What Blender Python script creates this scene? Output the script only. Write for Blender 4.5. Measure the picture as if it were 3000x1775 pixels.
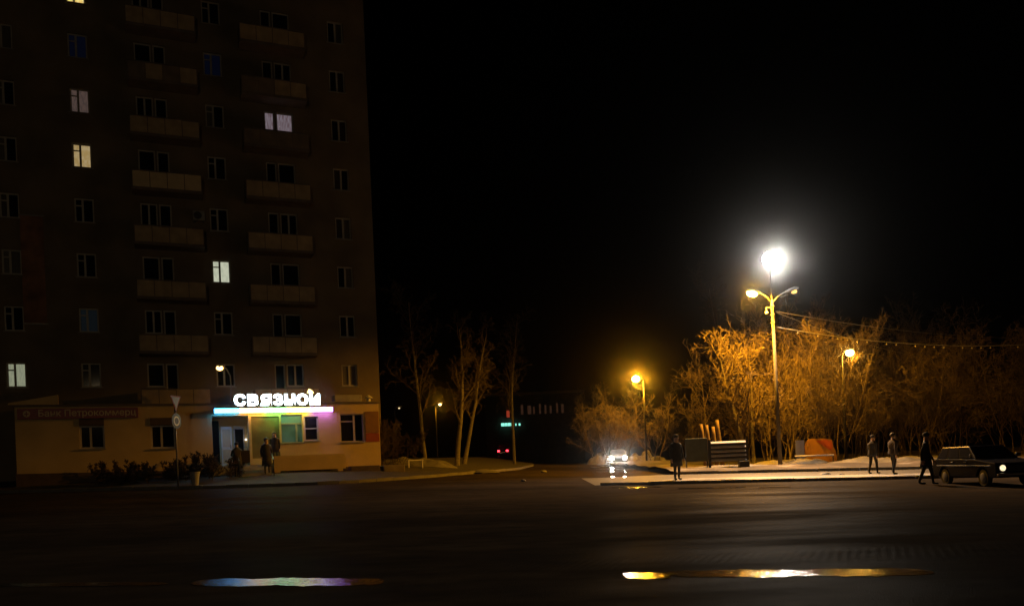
import bpy, bmesh, math, random
from mathutils import Vector, Matrix, Euler, noise
R = math.radians
for o in list(bpy.data.objects):
    bpy.data.objects.remove(o)
scene = bpy.context.scene
C = scene.collection

# ---------------------------------------------------------------- camera
EYE = 1.5
cd = bpy.data.cameras.new("camera")
cd.sensor_width = 36.0
cd.lens = 28.8
cd.shift_y = 0.1558
cd.clip_start = 0.1
cd.clip_end = 3000
cam = bpy.data.objects.new("camera", cd)
C.objects.link(cam)
cam.location = (0, 0, EYE)
cam.rotation_euler = (R(90), R(2.45), 0)
scene.camera = cam

# ---------------------------------------------------------------- night sky
world = bpy.data.worlds.new("World")
scene.world = world
world.use_nodes = True
wn = world.node_tree.nodes
wl = world.node_tree.links
sky = wn.new("ShaderNodeTexSky")
sky.sky_type = 'NISHITA'
sky.sun_disc = False
sky.sun_elevation = R(-7)
sky.sun_rotation = R(200)
wl.new(sky.outputs[0], wn["Background"].inputs[0])
wn["Background"].inputs[1].default_value = 0.002

# ---------------------------------------------------------------- exposure
scene.view_settings.view_transform = 'Standard'
scene.view_settings.look = 'None'
scene.view_settings.exposure = 0
scene.view_settings.gamma = 1
scene.view_settings.use_curve_mapping = False
scene.render.engine = 'CYCLES'
scene.cycles.use_denoising = True
scene.cycles.max_bounces = 5
scene.cycles.diffuse_bounces = 3
scene.cycles.glossy_bounces = 3
scene.cycles.volume_bounces = 0
scene.cycles.sample_clamp_indirect = 4.0
scene.cycles.caustics_reflective = False
scene.cycles.caustics_refractive = False

SODIUM = (1.0, 0.40, 0.008)
FLOOD_W, SOD_W = 8500, 14500

# ================================================================ materials
def mat(name, col, rough=0.7, var=0.25, scale=3.0, bump=0.0, bscale=20.0, metal=0.0, spec=0.5, stretch=None):
    m = bpy.data.materials.new(name)
    m.use_nodes = True
    nt = m.node_tree
    b = nt.nodes["Principled BSDF"]
    b.inputs["Roughness"].default_value = rough
    b.inputs["Metallic"].default_value = metal
    b.inputs["Specular IOR Level"].default_value = spec
    tc = nt.nodes.new("ShaderNodeTexCoord")
    mp = nt.nodes.new("ShaderNodeMapping")
    nt.links.new(tc.outputs["Object"], mp.inputs[0])
    if stretch:
        mp.inputs["Scale"].default_value = stretch
    n = nt.nodes.new("ShaderNodeTexNoise")
    n.inputs["Scale"].default_value = scale
    n.inputs["Detail"].default_value = 5
    nt.links.new(mp.outputs[0], n.inputs["Vector"])
    r = nt.nodes.new("ShaderNodeValToRGB")
    r.color_ramp.elements[0].position = 0.3
    r.color_ramp.elements[1].position = 0.7
    r.color_ramp.elements[0].color = (*[c * (1 - var) for c in col], 1)
    r.color_ramp.elements[1].color = (*[min(1, c * (1 + var)) for c in col], 1)
    nt.links.new(n.outputs[0], r.inputs[0])
    nt.links.new(r.outputs[0], b.inputs["Base Color"])
    if bump:
        n2 = nt.nodes.new("ShaderNodeTexNoise")
        n2.inputs["Scale"].default_value = bscale
        n2.inputs["Detail"].default_value = 4
        nt.links.new(mp.outputs[0], n2.inputs["Vector"])
        bp = nt.nodes.new("ShaderNodeBump")
        bp.inputs["Strength"].default_value = bump
        bp.inputs["Distance"].default_value = 0.05
        nt.links.new(n2.outputs[0], bp.inputs["Height"])
        nt.links.new(bp.outputs[0], b.inputs["Normal"])
    return m

def emit(name, col, strength, col2=None, scale=4.0, stretch=(1, 1, 1)):
    m = bpy.data.materials.new(name)
    m.use_nodes = True
    nt = m.node_tree
    b = nt.nodes["Principled BSDF"]
    b.inputs["Base Color"].default_value = (*[0.3 * c for c in col], 1)
    b.inputs["Roughness"].default_value = 0.5
    b.inputs["Emission Strength"].default_value = strength
    b.inputs["Emission Color"].default_value = (*col, 1)
    if col2:
        tc = nt.nodes.new("ShaderNodeTexCoord")
        mp = nt.nodes.new("ShaderNodeMapping")
        mp.inputs["Scale"].default_value = stretch
        nt.links.new(tc.outputs["Object"], mp.inputs[0])
        n = nt.nodes.new("ShaderNodeTexNoise")
        n.inputs["Scale"].default_value = scale
        nt.links.new(mp.outputs[0], n.inputs["Vector"])
        r = nt.nodes.new("ShaderNodeValToRGB")
        r.color_ramp.elements[0].position = 0.4
        r.color_ramp.elements[1].position = 0.6
        r.color_ramp.elements[0].color = (*col, 1)
        r.color_ramp.elements[1].color = (*col2, 1)
        nt.links.new(n.outputs[0], r.inputs[0])
        nt.links.new(r.outputs[0], b.inputs["Emission Color"])
    return m

def asphalt_material():
    m = bpy.data.materials.new("wet_asphalt")
    m.use_nodes = True
    nt = m.node_tree
    N, L = nt.nodes, nt.links
    b = N["Principled BSDF"]
    tc = N.new("ShaderNodeTexCoord")
    def tex(scale, stretch, detail=5):
        mp = N.new("ShaderNodeMapping")
        mp.inputs["Scale"].default_value = stretch
        L.new(tc.outputs["Object"], mp.inputs[0])
        n = N.new("ShaderNodeTexNoise")
        n.inputs["Scale"].default_value = scale
        n.inputs["Detail"].default_value = detail
        L.new(mp.outputs[0], n.inputs["Vector"])
        return n.outputs[0]
    def ramp(inp, p0, p1, c0, c1):
        r = N.new("ShaderNodeValToRGB")
        r.color_ramp.elements[0].position, r.color_ramp.elements[1].position = p0, p1
        r.color_ramp.elements[0].color, r.color_ramp.elements[1].color = (*c0, 1), (*c1, 1)
        L.new(inp, r.inputs[0])
        return r.outputs[0]
    wet = tex(0.45, (0.22, 1.0, 1.0), 6)
    fine = tex(60, (1, 1, 1), 3)
    grit = tex(2.3, (0.5, 1.0, 1.0), 6)
    mix = N.new("ShaderNodeMix")
    mix.data_type = 'RGBA'
    mix.blend_type = 'MULTIPLY'
    mix.inputs["Factor"].default_value = 0.8
    L.new(ramp(wet, 0.38, 0.62, (0.034, 0.027, 0.02), (0.066, 0.052, 0.038)), mix.inputs["A"])
    L.new(ramp(grit, 0.3, 0.7, (0.6, 0.6, 0.6), (1.15, 1.12, 1.1)), mix.inputs["B"])
    df = N.new("ShaderNodeBsdfDiffuse")
    gl_ = N.new("ShaderNodeBsdfGlossy")
    gl_.inputs["Roughness"].default_value = 0.42
    gl_.inputs["Color"].default_value = (0.9, 0.88, 0.85, 1)
    ms = N.new("ShaderNodeMixShader")
    L.new(mix.outputs["Result"], df.inputs["Color"])
    L.new(ramp(wet, 0.40, 0.60, (0.02, 0.02, 0.02), (0.003, 0.003, 0.003)), ms.inputs[0])
    L.new(df.outputs[0], ms.inputs[1]); L.new(gl_.outputs[0], ms.inputs[2])
    L.new(ms.outputs[0], N["Material Output"].inputs["Surface"])
    N.remove(b)
    # tyre-ribbed slush band running across the square
    sep = N.new("ShaderNodeSeparateXYZ")
    L.new(tc.outputs["Object"], sep.inputs[0])
    dist = N.new("ShaderNodeMath"); dist.operation = 'SUBTRACT'; dist.inputs[1].default_value = 11.35
    L.new(sep.outputs[1], dist.inputs[0])
    ab = N.new("ShaderNodeMath"); ab.operation = 'ABSOLUTE'
    L.new(dist.outputs[0], ab.inputs[0])
    mr = N.new("ShaderNodeMapRange")
    mr.inputs["From Min"].default_value = 0.35
    mr.inputs["From Max"].default_value = 0.75
    mr.inputs["To Min"].default_value = 1
    mr.inputs["To Max"].default_value = 0
    L.new(ab.outputs[0], mr.inputs["Value"])
    mp = N.new("ShaderNodeMapping")
    mp.inputs["Rotation"].default_value = (0, 0, R(24))
    L.new(tc.outputs["Object"], mp.inputs[0])
    wv = N.new("ShaderNodeTexWave")
    wv.inputs["Scale"].default_value = 2.6
    wv.inputs["Distortion"].default_value = 1.5
    L.new(mp.outputs[0], wv.inputs["Vector"])
    rib = N.new("ShaderNodeMath"); rib.operation = 'MULTIPLY'
    L.new(wv.outputs["Fac"], rib.inputs[0]); L.new(mr.outputs[0], rib.inputs[1])
    rib2 = N.new("ShaderNodeMath"); rib2.operation = 'MULTIPLY'; rib2.inputs[1].default_value = 0.3
    L.new(rib.outputs[0], rib2.inputs[0])
    add = N.new("ShaderNodeMath"); add.operation = 'ADD'
    L.new(fine, add.inputs[0]); L.new(rib2.outputs[0], add.inputs[1])
    add2 = N.new("ShaderNodeMath"); add2.operation = 'ADD'
    L.new(add.outputs[0], add2.inputs[0]); L.new(grit, add2.inputs[1])
    bp = N.new("ShaderNodeBump")
    bp.inputs["Strength"].default_value = 0.35
    bp.inputs["Distance"].default_value = 0.03
    L.new(add2.outputs[0], bp.inputs["Height"])
    L.new(bp.outputs[0], df.inputs["Normal"]); L.new(bp.outputs[0], gl_.inputs["Normal"])
    return m

def water_material():
    m = bpy.data.materials.new("puddle_water")
    m.use_nodes = True
    nt = m.node_tree
    N, L = nt.nodes, nt.links
    b = N["Principled BSDF"]
    b.inputs["Base Color"].default_value = (0.012, 0.011, 0.01, 1)
    b.inputs["Roughness"].default_value = 0.06
    b.inputs["IOR"].default_value = 1.36
    tc = N.new("ShaderNodeTexCoord")
    mp = N.new("ShaderNodeMapping")
    mp.inputs["Scale"].default_value = (0.8, 1, 1)
    L.new(tc.outputs["Object"], mp.inputs[0])
    n = N.new("ShaderNodeTexNoise")
    n.inputs["Scale"].default_value = 17
    n.inputs["Detail"].default_value = 3
    L.new(mp.outputs[0], n.inputs["Vector"])
    bp = N.new("ShaderNodeBump")
    bp.inputs["Strength"].default_value = 0.48
    bp.inputs["Distance"].default_value = 0.02
    L.new(n.outputs[0], bp.inputs["Height"])
    L.new(bp.outputs[0], b.inputs["Normal"])
    return m

M = {}
M['asphalt'] = asphalt_material()
M['water'] = water_material()
M['facade'] = mat("facade_brick", (0.17, 0.135, 0.09), 0.9, 0.3, 0.5, 0.2, 8)
M['shopwall'] = mat("shop_plaster", (0.6, 0.45, 0.22), 0.85, 0.12, 0.8, 0.1, 12)
M['plinth'] = mat("plinth_stone", (0.10, 0.07, 0.05), 0.8, 0.2, 3)
M['concrete'] = mat("concrete", (0.36, 0.34, 0.31), 0.8, 0.2, 3, 0.2)
M['balcony'] = mat("balcony_panel", (0.4, 0.31, 0.2), 0.75, 0.2, 2)
M['balcony_new'] = mat("balcony_panel_pale", (0.62, 0.5, 0.32), 0.7, 0.1, 2)
M['balcony_dark'] = mat("balcony_panel_dark", (0.2, 0.16, 0.12), 0.8, 0.2, 2)
M['slab'] = mat("balcony_slab", (0.16, 0.13, 0.11), 0.85, 0.2, 2)
M['frame'] = mat("window_frame_white", (0.42, 0.4, 0.37), 0.5, 0.08, 4)
M['sill'] = mat("sill_metal", (0.26, 0.25, 0.24), 0.5, 0.1, 3)
M['glass'] = mat("dark_glass", (0.012, 0.012, 0.014), 0.06, 0.1, 2)
M['blackmetal'] = mat("black_metal", (0.03, 0.03, 0.032), 0.5, 0.2, 5)
M['grey_metal'] = mat("grey_metal", (0.2, 0.2, 0.205), 0.45, 0.15, 4, metal=0.3)
M['pole'] = mat("pole_concrete", (0.13, 0.12, 0.095), 0.8, 0.2, 4, 0.2)
M['white'] = mat("white_paint", (0.75, 0.74, 0.7), 0.5, 0.08, 3)
M['grey'] = mat("grey_paint", (0.3, 0.3, 0.31), 0.6, 0.15, 4)
M['red'] = mat("sign_red", (0.2, 0.015, 0.012), 0.45, 0.1, 3)
M['beige'] = mat("sign_letters", (0.6, 0.5, 0.33), 0.5, 0.05, 3)
M['blue'] = mat("blue_paint", (0.09, 0.11, 0.7), 0.5, 0.15, 4)
M['orange'] = mat("orange_paint", (0.25, 0.125, 0.03), 0.55, 0.12, 4)
M['redorange'] = mat("red_orange_paint", (0.3, 0.06, 0.018), 0.55, 0.15, 5)
M['green'] = mat("dark_green_panel", (0.09, 0.11, 0.09), 0.5, 0.2, 3)
M['slat'] = mat("slat_wood", (0.5, 0.5, 0.52), 0.5, 0.2, 5, stretch=(1, 8, 8))
M['bark'] = mat("bark_brown", (0.1, 0.075, 0.05), 0.9, 0.3, 8, 0.4, 30)
M['birch'] = mat("bark_birch", (0.12, 0.105, 0.085), 0.85, 0.45, 6, 0.3, 30, stretch=(1, 1, 3))
M['twig'] = mat("twig_bark", (0.13, 0.098, 0.062), 0.9, 0.3, 8)
M['twig_dark'] = mat("twig_birch", (0.06, 0.043, 0.028), 0.9, 0.3, 8)
M['wood'] = mat("cut_wood", (0.2, 0.14, 0.075), 0.85, 0.2, 8)
M['snow'] = mat("dirty_snow", (0.15, 0.143, 0.13), 0.6, 0.25, 1.6, 0.5, 5)
M['ice'] = mat("painted_glare", (0.52, 0.50, 0.47), 0.45, 0.3, 1.0, 0.25, 9, stretch=(0.3, 1, 1))  # pale base colour stands in for glare on the wet pavement
M['pave'] = mat("pavement_wet", (0.085, 0.078, 0.068), 0.6, 0.4, 1.1, 0.25, 9, stretch=(0.35, 1, 1))
M['kerb'] = mat("kerb_stone", (0.17, 0.16, 0.15), 0.6, 0.25, 2.5, 0.3)
M['rubber'] = mat("tyre_rubber", (0.02, 0.02, 0.02), 0.85, 0.1, 5)
M['carpaint'] = mat("car_paint_dark", (0.012, 0.012, 0.016), 0.35, 0.08, 3, spec=0.03)
M['carpaint_far'] = mat("car_paint_grey", (0.03, 0.03, 0.033), 0.4, 0.08, 3)
M['carglass'] = mat("car_glass", (0.03, 0.03, 0.033), 0.08, 0.1, 3)
M['chrome'] = mat("chrome_trim", (0.6, 0.6, 0.6), 0.2, 0.05, 3, metal=1.0)
M['skin'] = mat("skin", (0.5, 0.32, 0.24), 0.6, 0.05, 5)
M['cloth_black'] = mat("cloth_black", (0.022, 0.021, 0.022), 0.85, 0.2, 10)
M['cloth_dark'] = mat("cloth_dark", (0.04, 0.035, 0.035), 0.85, 0.2, 10)
M['cloth_brown'] = mat("cloth_brown", (0.045, 0.03, 0.022), 0.85, 0.2, 10)
M['hair'] = mat("hair_dark", (0.03, 0.02, 0.014), 0.7, 0.2, 20)

def verge_material():
    m = bpy.data.materials.new("verge_soil_snow")
    m.use_nodes = True
    nt = m.node_tree
    N, L = nt.nodes, nt.links
    b = N["Principled BSDF"]
    b.inputs["Roughness"].default_value = 0.8
    tc = N.new("ShaderNodeTexCoord")
    n = N.new("ShaderNodeTexNoise")
    n.inputs["Scale"].default_value = 0.55
    n.inputs["Detail"].default_value = 7
    L.new(tc.outputs["Object"], n.inputs["Vector"])
    r = N.new("ShaderNodeValToRGB")
    e = r.color_ramp.elements
    e[0].position, e[0].color = 0.42, (0.045, 0.035, 0.026, 1)
    e[1].position, e[1].color = 0.74, (0.36, 0.34, 0.31, 1)
    e2 = e.new(0.6); e2.color = (0.11, 0.085, 0.06, 1)
    L.new(n.outputs[0], r.inputs[0])
    L.new(r.outputs[0], b.inputs["Base Color"])
    bp = N.new("ShaderNodeBump")
    bp.inputs["Strength"].default_value = 0.48
    bp.inputs["Distance"].default_value = 0.1
    L.new(n.outputs[0], bp.inputs["Height"])
    L.new(bp.outputs[0], b.inputs["Normal"])
    return m
M['verge'] = verge_material()
M['lawn'] = mat("dead_lawn", (0.032, 0.027, 0.02), 0.9, 0.4, 1.5, 0.5, 8)

# ================================================================ helpers
class MB:
    """collects simple shapes and links them as one mesh object"""
    def __init__(self):
        self.v, self.f, self.mi = [], [], []
        self.cur = 0
    def add(self, vs, fs):
        o = len(self.v)
        self.v += [tuple(p) for p in vs]
        for f in fs:
            self.f.append(tuple(i + o for i in f))
            self.mi.append(self.cur)
        return self
    def box(self, x0, x1, y0, y1, z0, z1, mtx=None):
        vs = [Vector((x, y, z)) for z in (z0, z1) for y in (y0, y1) for x in (x0, x1)]
        if mtx:
            vs = [mtx @ p for p in vs]
        return self.add(vs, [(0, 2, 3, 1), (4, 5, 7, 6), (0, 1, 5, 4), (2, 6, 7, 3), (0, 4, 6, 2), (1, 3, 7, 5)])
    def bar(self, a, b, w, h=None):
        """a rectangular bar between two points"""
        a, b = Vector(a), Vector(b)
        h = h or w
        d = (b - a)
        q = d.to_track_quat('Z', 'Y').to_matrix().to_4x4()
        return self.box(-w / 2, w / 2, -h / 2, h / 2, 0, d.length, Matrix.Translation(a) @ q)
    def tube(self, pts, rad, n=6, cap=True):
        pts = [Vector(p) for p in pts]
        if not isinstance(rad, (list, tuple)):
            rad = [rad] * len(pts)
        rings = []
        d0 = (pts[1] - pts[0]).normalized()
        ref = Vector((1, 0, 0)) if abs(d0.x) < 0.8 else Vector((0, 1, 0))
        vs = []
        for i, p in enumerate(pts):
            d = (pts[min(i + 1, len(pts) - 1)] - pts[max(i - 1, 0)])
            if d.length < 1e-9: d = d0.copy()
            d.normalize()
            u = d.cross(ref); u.normalize()
            w = d.cross(u)
            for k in range(n):
                a = 2 * math.pi * k / n
                vs.append(p + (u * math.cos(a) + w * math.sin(a)) * rad[i])
        fs = []
        for i in range(len(pts) - 1):
            for k in range(n):
                k2 = (k + 1) % n
                fs.append((i * n + k, i * n + k2, (i + 1) * n + k2, (i + 1) * n + k))
        if cap:
            fs.append(tuple(range(n)))
            fs.append(tuple((len(pts) - 1) * n + k for k in reversed(range(n))))
        return self.add(vs, fs)
    def lathe(self, prof, n=16, c=(0, 0, 0), mtx=None):
        """prof: list of (r, z)"""
        vs, fs = [], []
        for r_, z_ in prof:
            for k in range(n):
                a = 2 * math.pi * k / n
                p = Vector((r_ * math.cos(a), r_ * math.sin(a), z_))
                p = mtx @ p if mtx else p + Vector(c)
                vs.append(p)
        for i in range(len(prof) - 1):
            for k in range(n):
                k2 = (k + 1) % n
                fs.append((i * n + k, i * n + k2, (i + 1) * n + k2, (i + 1) * n + k))
        fs.append(tuple(reversed(range(n))))
        fs.append(tuple((len(prof) - 1) * n + k for k in range(n)))
        return self.add(vs, fs)
    def ball(self, c, r_, n=12, sx=1, sy=1, sz=1, mtx=None):
        prof = [(max(0.01, math.sin(math.pi * i / 8)) * r_, -math.cos(math.pi * i / 8) * r_) for i in range(9)]
        S = Matrix.Diagonal((sx, sy, sz, 1))
        T = Matrix.Translation(c)
        return self.lathe(prof, n, mtx=T @ (mtx or Matrix.Identity(4)) @ S)
    def prism(self, poly, y0, y1, mtx=None):
        """poly in (x,z), extruded along y"""
        n = len(poly)
        vs = [Vector((x, y0, z)) for x, z in poly] + [Vector((x, y1, z)) for x, z in poly]
        if mtx:
            vs = [mtx @ p for p in vs]
        fs = [tuple(range(n)), tuple(reversed(range(n, 2 * n)))]
        for i in range(n):
            j = (i + 1) % n
            fs.append((j, i, n + i, n + j))
        return self.add(vs, fs)
    def mesh(self, name):
        me = bpy.data.meshes.new(name)
        me.from_pydata(self.v, [], self.f)
        if any(self.mi):
            me.polygons.foreach_set("material_index", self.mi)
        me.update()
        return me
    def build(self, name, mats, parent=None, smooth=False, bevel=0, recalc=True, kind=None):
        me = self.mesh(name)
        if recalc:
            bm = bmesh.new(); bm.from_mesh(me)
            bmesh.ops.recalc_face_normals(bm, faces=bm.faces)
            bm.to_mesh(me); bm.free()
        for m_ in (mats if isinstance(mats, (list, tuple)) else [mats]):
            me.materials.append(m_)
        if smooth:
            me.polygons.foreach_set("use_smooth", [True] * len(me.polygons))
        o = bpy.data.objects.new(name, me)
        C.objects.link(o)
        if parent:
            o.parent = parent
        if bevel:
            bv = o.modifiers.new("bevel", 'BEVEL')
            bv.width = bevel; bv.segments = 2; bv.limit_method = 'ANGLE'
        if kind:
            o['kind'] = kind
        return o

def thing(name, label, cat, loc=(0, 0, 0), rz=0, group=None):
    o = bpy.data.objects.new(name, None)
    o.empty_display_size = 0.3
    C.objects.link(o)
    o.location = loc
    o.rotation_euler = (0, 0, rz)
    return tag(o, label, cat, group)

def tag(o, label, cat, group=None):
    o['label'] = label
    o['category'] = cat
    if group:
        o['group'] = group
    return o

def link_mesh(name, me, parent):
    o = bpy.data.objects.new(name, me)
    C.objects.link(o)
    o.parent = parent
    return o

def dup(root, loc=None, rz=None, label=None, group=None, scale=None):
    r_ = root.copy(); C.objects.link(r_)
    if loc is not None: r_.location = loc
    if rz is not None: r_.rotation_euler = (0, 0, rz)
    if scale is not None: r_.scale = (scale,) * 3
    if label: r_['label'] = label
    if group: r_['group'] = group
    for ch in list(root.children):
        c = ch.copy(); C.objects.link(c); c.parent = r_
        for g_ in list(ch.children):
            d_ = g_.copy(); C.objects.link(d_); d_.parent = c
    return r_

def spot(name, loc, aim, watts, col, size, blend, radius, parent=None):
    ld = bpy.data.lights.new(name, 'SPOT')
    ld.energy = watts; ld.color = col
    ld.spot_size = R(size); ld.spot_blend = blend
    ld.shadow_soft_size = radius
    o = bpy.data.objects.new(name, ld)
    C.objects.link(o)
    o.location = loc
    o.rotation_euler = Vector(aim).to_track_quat('-Z', 'Y').to_euler()
    if parent: o.parent = parent
    return o

def text_mesh(name, body, size, mat_, parent, loc, extrude=0.02, offset=0.0, xscale=1.0):
    cu = bpy.data.curves.new(name, 'FONT')
    cu.body = body; cu.size = size; cu.extrude = extrude; cu.offset = offset
    cu.resolution_u = 3
    tmp = bpy.data.objects.new("tmp", cu)
    C.objects.link(tmp)
    dg = bpy.context.evaluated_depsgraph_get()
    me = bpy.data.meshes.new_from_object(tmp.evaluated_get(dg))
    bpy.data.objects.remove(tmp)
    me.transform(Matrix.Rotation(R(90), 4, 'X') @ Matrix.Diagonal((xscale, 1, 1, 1)))
    me.materials.clear()
    me.materials.append(mat_)
    o = bpy.data.objects.new(name, me)
    C.objects.link(o)
    o.parent = parent
    o.location = loc
    w = [v.co.x for v in me.vertices]
    return o, (min(w), max(w)) if w else (0, 0)

def sstep(a, b, x):
    t = max(0.0, min(1.0, (x - a) / (b - a)))
    return t * t * (3 - 2 * t)

def gz(X, Y):
    """height of the gently rising square and street"""
    rise = 0.0237 * max(0, min(Y, 47) - 28) + 0.011 * max(0, min(Y, 90) - 47)
    rise *= 1 + 0.5 * sstep(5, -5, X)
    return sstep(5, 30, Y) * 0.021 * (16 - max(-30, min(20, X))) + rise

def sheet(name, xs, ys, zf, m, kind='structure', parent=None, inside=None, smooth=True):
    vs, fs = [], []
    nx = len(xs)
    for y in ys:
        for x in xs:
            vs.append((x, y, zf(x, y)))
    for j in range(len(ys) - 1):
        for i in range(nx - 1):
            if inside and not inside((xs[i] + xs[i + 1]) / 2, (ys[j] + ys[j + 1]) / 2):
                continue
            fs.append((j * nx + i, j * nx + i + 1, (j + 1) * nx + i + 1, (j + 1) * nx + i))
    me = bpy.data.meshes.new(name)
    me.from_pydata(vs, [], fs)
    me.polygons.foreach_set("use_smooth", [smooth] * len(fs))
    me.materials.append(m)
    o = bpy.data.objects.new(name, me)
    C.objects.link(o)
    if kind: o['kind'] = kind
    if parent: o.parent = parent
    return o

def frange(a, b, n):
    return [a + (b - a) * i / n for i in range(n + 1)]

# ================================================================ ground
rnd = random.Random(4)
sheet('ground', frange(-95, 95, 95), frange(-12, 8, 6) + frange(8.6, 60, 90) + frange(61, 175, 50), gz, M['asphalt'])

def puddle(cx, cy, lx, ly, seed, n=60, name='puddle', m='water', zf=None, rag=.3, skew=0.0):
    """flat strip with ragged edges lying on the ground"""
    zf = zf or gz
    vs, fs = [], []
    for i in range(n + 1):
        t = -1 + 2 * i / n
        w = max(0, 1 - t ** 10) ** .5 + 1e-3
        x = cx + lx * t
        k = 2.2 / max(.5, min(lx, 3))
        def rg(o_):
            return 1 + rag * (noise.noise((x * k * 1.3, seed * 7.1, o_)) + .7 * noise.noise((x * k * 4, seed * 3.3, o_ + 5)) + .5 * noise.noise((x * k * 11, seed, o_)))
        a, b_ = ly * w * max(.05, rg(0)), ly * w * max(.05, rg(50))
        for y in (cy - b_, cy - b_ * .3, cy + a * .3, cy + a):
            y += skew * (x - cx)
            vs.append((x, y, zf(x, y) + 0.006))
    for i in range(n):
        for k in range(3):
            p = i * 4 + k
            fs.append((p, p + 4, p + 5, p + 1))
    mb = MB(); mb.add(vs, fs)
    return mb.build(name, M[m], kind='structure', recalc=False, smooth=True)

puddle(-3.05, 10.8, 1.35, 0.3, 1, 120, rag=.28, skew=-.24)
puddle(-6.9, 11.5, 2.2, 0.14, 8, skew=-.2)
puddle(3.35, 9.88, 1.5, 0.29, 2, 140, rag=.32, skew=-.2)
puddle(1.6, 10.12, .27, 0.24, 4, 60, rag=.3, skew=-.2)
for i, (x, y, lx, ly) in enumerate([(7.4, 30.5, 1.3, .28), (9.6, 30.1, .6, .16), (4.8, 32.0, 1.0, .35), (6.0, 41.6, 1.0, .55),
                                    (6.3, 50.5, 1.1, 1.3), (7.2, 57.5, 1.3, 2.4), (7.6, 65.0, 1.3, 2.6)]):
    puddle(x, y, lx, ly, 20 + i)

# ---- right-hand pavement with kerb stones
PV0, PV1 = 34.0, 40.6
pz = lambda x, y: gz(x, y) + 0.006 + 0.094 * sstep(3, 8, x)
sheet('pavement', frange(3.4, 60, 60), frange(PV0, PV1, 12), pz, M['pave'])
puddle(16.0, 35.3, 9.6, 1.0, 31, 160, 'glare_strip', 'ice', pz, .22)  # wet glare below the lamp, painted as pale strips
puddle(7.2, 34.9, 2.4, .4, 32, 60, 'glare_strip', 'ice', pz, .3)
kerb_r = bpy.data.objects.new('kerb', None); C.objects.link(kerb_r); kerb_r['kind'] = 'structure'
kerb_r.location = (3.6, PV0 - .14, 0)
st = MB().box(-.49, .49, -.075, .075, -.25, .125).mesh('kerb_stone')
st.materials.append(M['kerb'])
for i in range(46):
    x = i + .5
    o = link_mesh('kerb_stone', st, kerb_r)
    o.location = (x, rnd.uniform(-.008, .008), gz(3.6 + x, PV0) + rnd.uniform(-.012, .008))
    o.rotation_euler = (0, math.atan((gz(3.6 + x - .5, PV0) - gz(3.6 + x + .5, PV0))), rnd.uniform(-.006, .006))

# ---- verge with trees behind the pavement
vz = lambda x, y: gz(x, y) + 0.20 + 0.10 * sstep(PV1, PV1 + 4, y) + 0.10 * noise.noise((x * .5, y * .5, 3))
sheet('verge', frange(8.2, 80, 130), [PV1 + .16] + frange(41.2, 75, 70), vz, M['verge'])
kerb_v = bpy.data.objects.new('verge_kerb', None); C.objects.link(kerb_v); kerb_v['kind'] = 'structure'
kerb_v.location = (8.2, PV1 + .08, 0)
st2 = MB().box(-.49, .49, -.07, .07, -.2, .24).mesh('kerb_stone')
st2.materials.append(M['kerb'])
for i in range(40):
    o = link_mesh('kerb_stone', st2, kerb_v)
    o.location = (i + .5, rnd.uniform(-.01, .01), gz(8.7 + i, PV1) + rnd.uniform(-.015, .01))
    o.rotation_euler = (0, 0.021, rnd.uniform(-.008, .008))

# ---- left verge in front of the building, kerb curving into the side street
KL = [(-34, 36.4), (-21, 36.5), (-12.8, 36.5), (-8, 37.8), (-4.4, 41.5), (-1.6, 47), (0.4, 56), (1.8, 72), (3.2, 110)]
def kerb_pts(step):
    out = []
    for (x0, y0), (x1, y1) in zip(KL, KL[1:]):
        L_ = math.hypot(x1 - x0, y1 - y0)
        n = max(1, round(L_ / step))
        out += [(x0 + (x1 - x0) * i / n, y0 + (y1 - y0) * i / n) for i in range(n)]
    # smooth corners
    for _ in range(3):
        out = [out[0]] + [tuple((a + 2 * b + c) / 4 for a, b, c in zip(p, q, r_)) for p, q, r_ in zip(out, out[1:], out[2:])] + [out[-1]]
    return out
kp = kerb_pts(1.0)
def lvz(x, y, off):
    return gz(x, y) + 0.13 + 0.38 * sstep(0, 6, off) + 0.05 * noise.noise((x * .6, y * .6, 9)) * min(1, off)
vs, fs = [], []
offs = [0.08, .5, 1, 2, 3, 4.5, 6, 9, 13, 18, 25]
for i, (x, y) in enumerate(kp):
    a = kp[max(0, i - 1)]; b_ = kp[min(len(kp) - 1, i + 1)]
    ex, ey = b_[0] - a[0], b_[1] - a[1]
    l_ = math.hypot(ex, ey); nx_, ny_ = -ey / l_, ex / l_
    if i < 3: nx_, ny_ = 0, 1
    for of in offs:
        vs.append((x + nx_ * of, y + ny_ * of, lvz(x + nx_ * of, y + ny_ * of, of)))
no = len(offs)
for i in range(len(kp) - 1):
    for j in range(no - 1):
        fs.append((i * no + j, (i + 1) * no + j, (i + 1) * no + j + 1, i * no + j + 1))
MB().add(vs, fs).build('lawn', M['lawn'], kind='structure', recalc=False, smooth=True)
def lawn_z(x, y):
    return lvz(x, y, min(math.hypot(x - a, y - b) for a, b in kp))
kerb_l = bpy.data.objects.new('street_kerb', None); C.objects.link(kerb_l); kerb_l['kind'] = 'structure'
st3 = MB().box(-.49, .49, -.07, .07, -.25, .15).mesh('kerb_stone')
st3.materials.append(M['kerb'])
for i in range(len(kp) - 1):
    (x0, y0), (x1, y1) = kp[i], kp[i + 1]
    if y0 > 75: break
    o = link_mesh('kerb_stone', st3, kerb_l)
    x, y = (x0 + x1) / 2, (y0 + y1) / 2
    L_ = math.hypot(x1 - x0, y1 - y0)
    o.location = (x, y, gz(x, y) + rnd.uniform(-.02, .012))
    o.rotation_euler = (0, -math.atan((gz(x1, y1) - gz(x0, y0)) / L_), math.atan2(y1 - y0, x1 - x0) + rnd.uniform(-.01, .01))
    o.scale = (L_ / .985 * .98, 1, 1)

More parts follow.
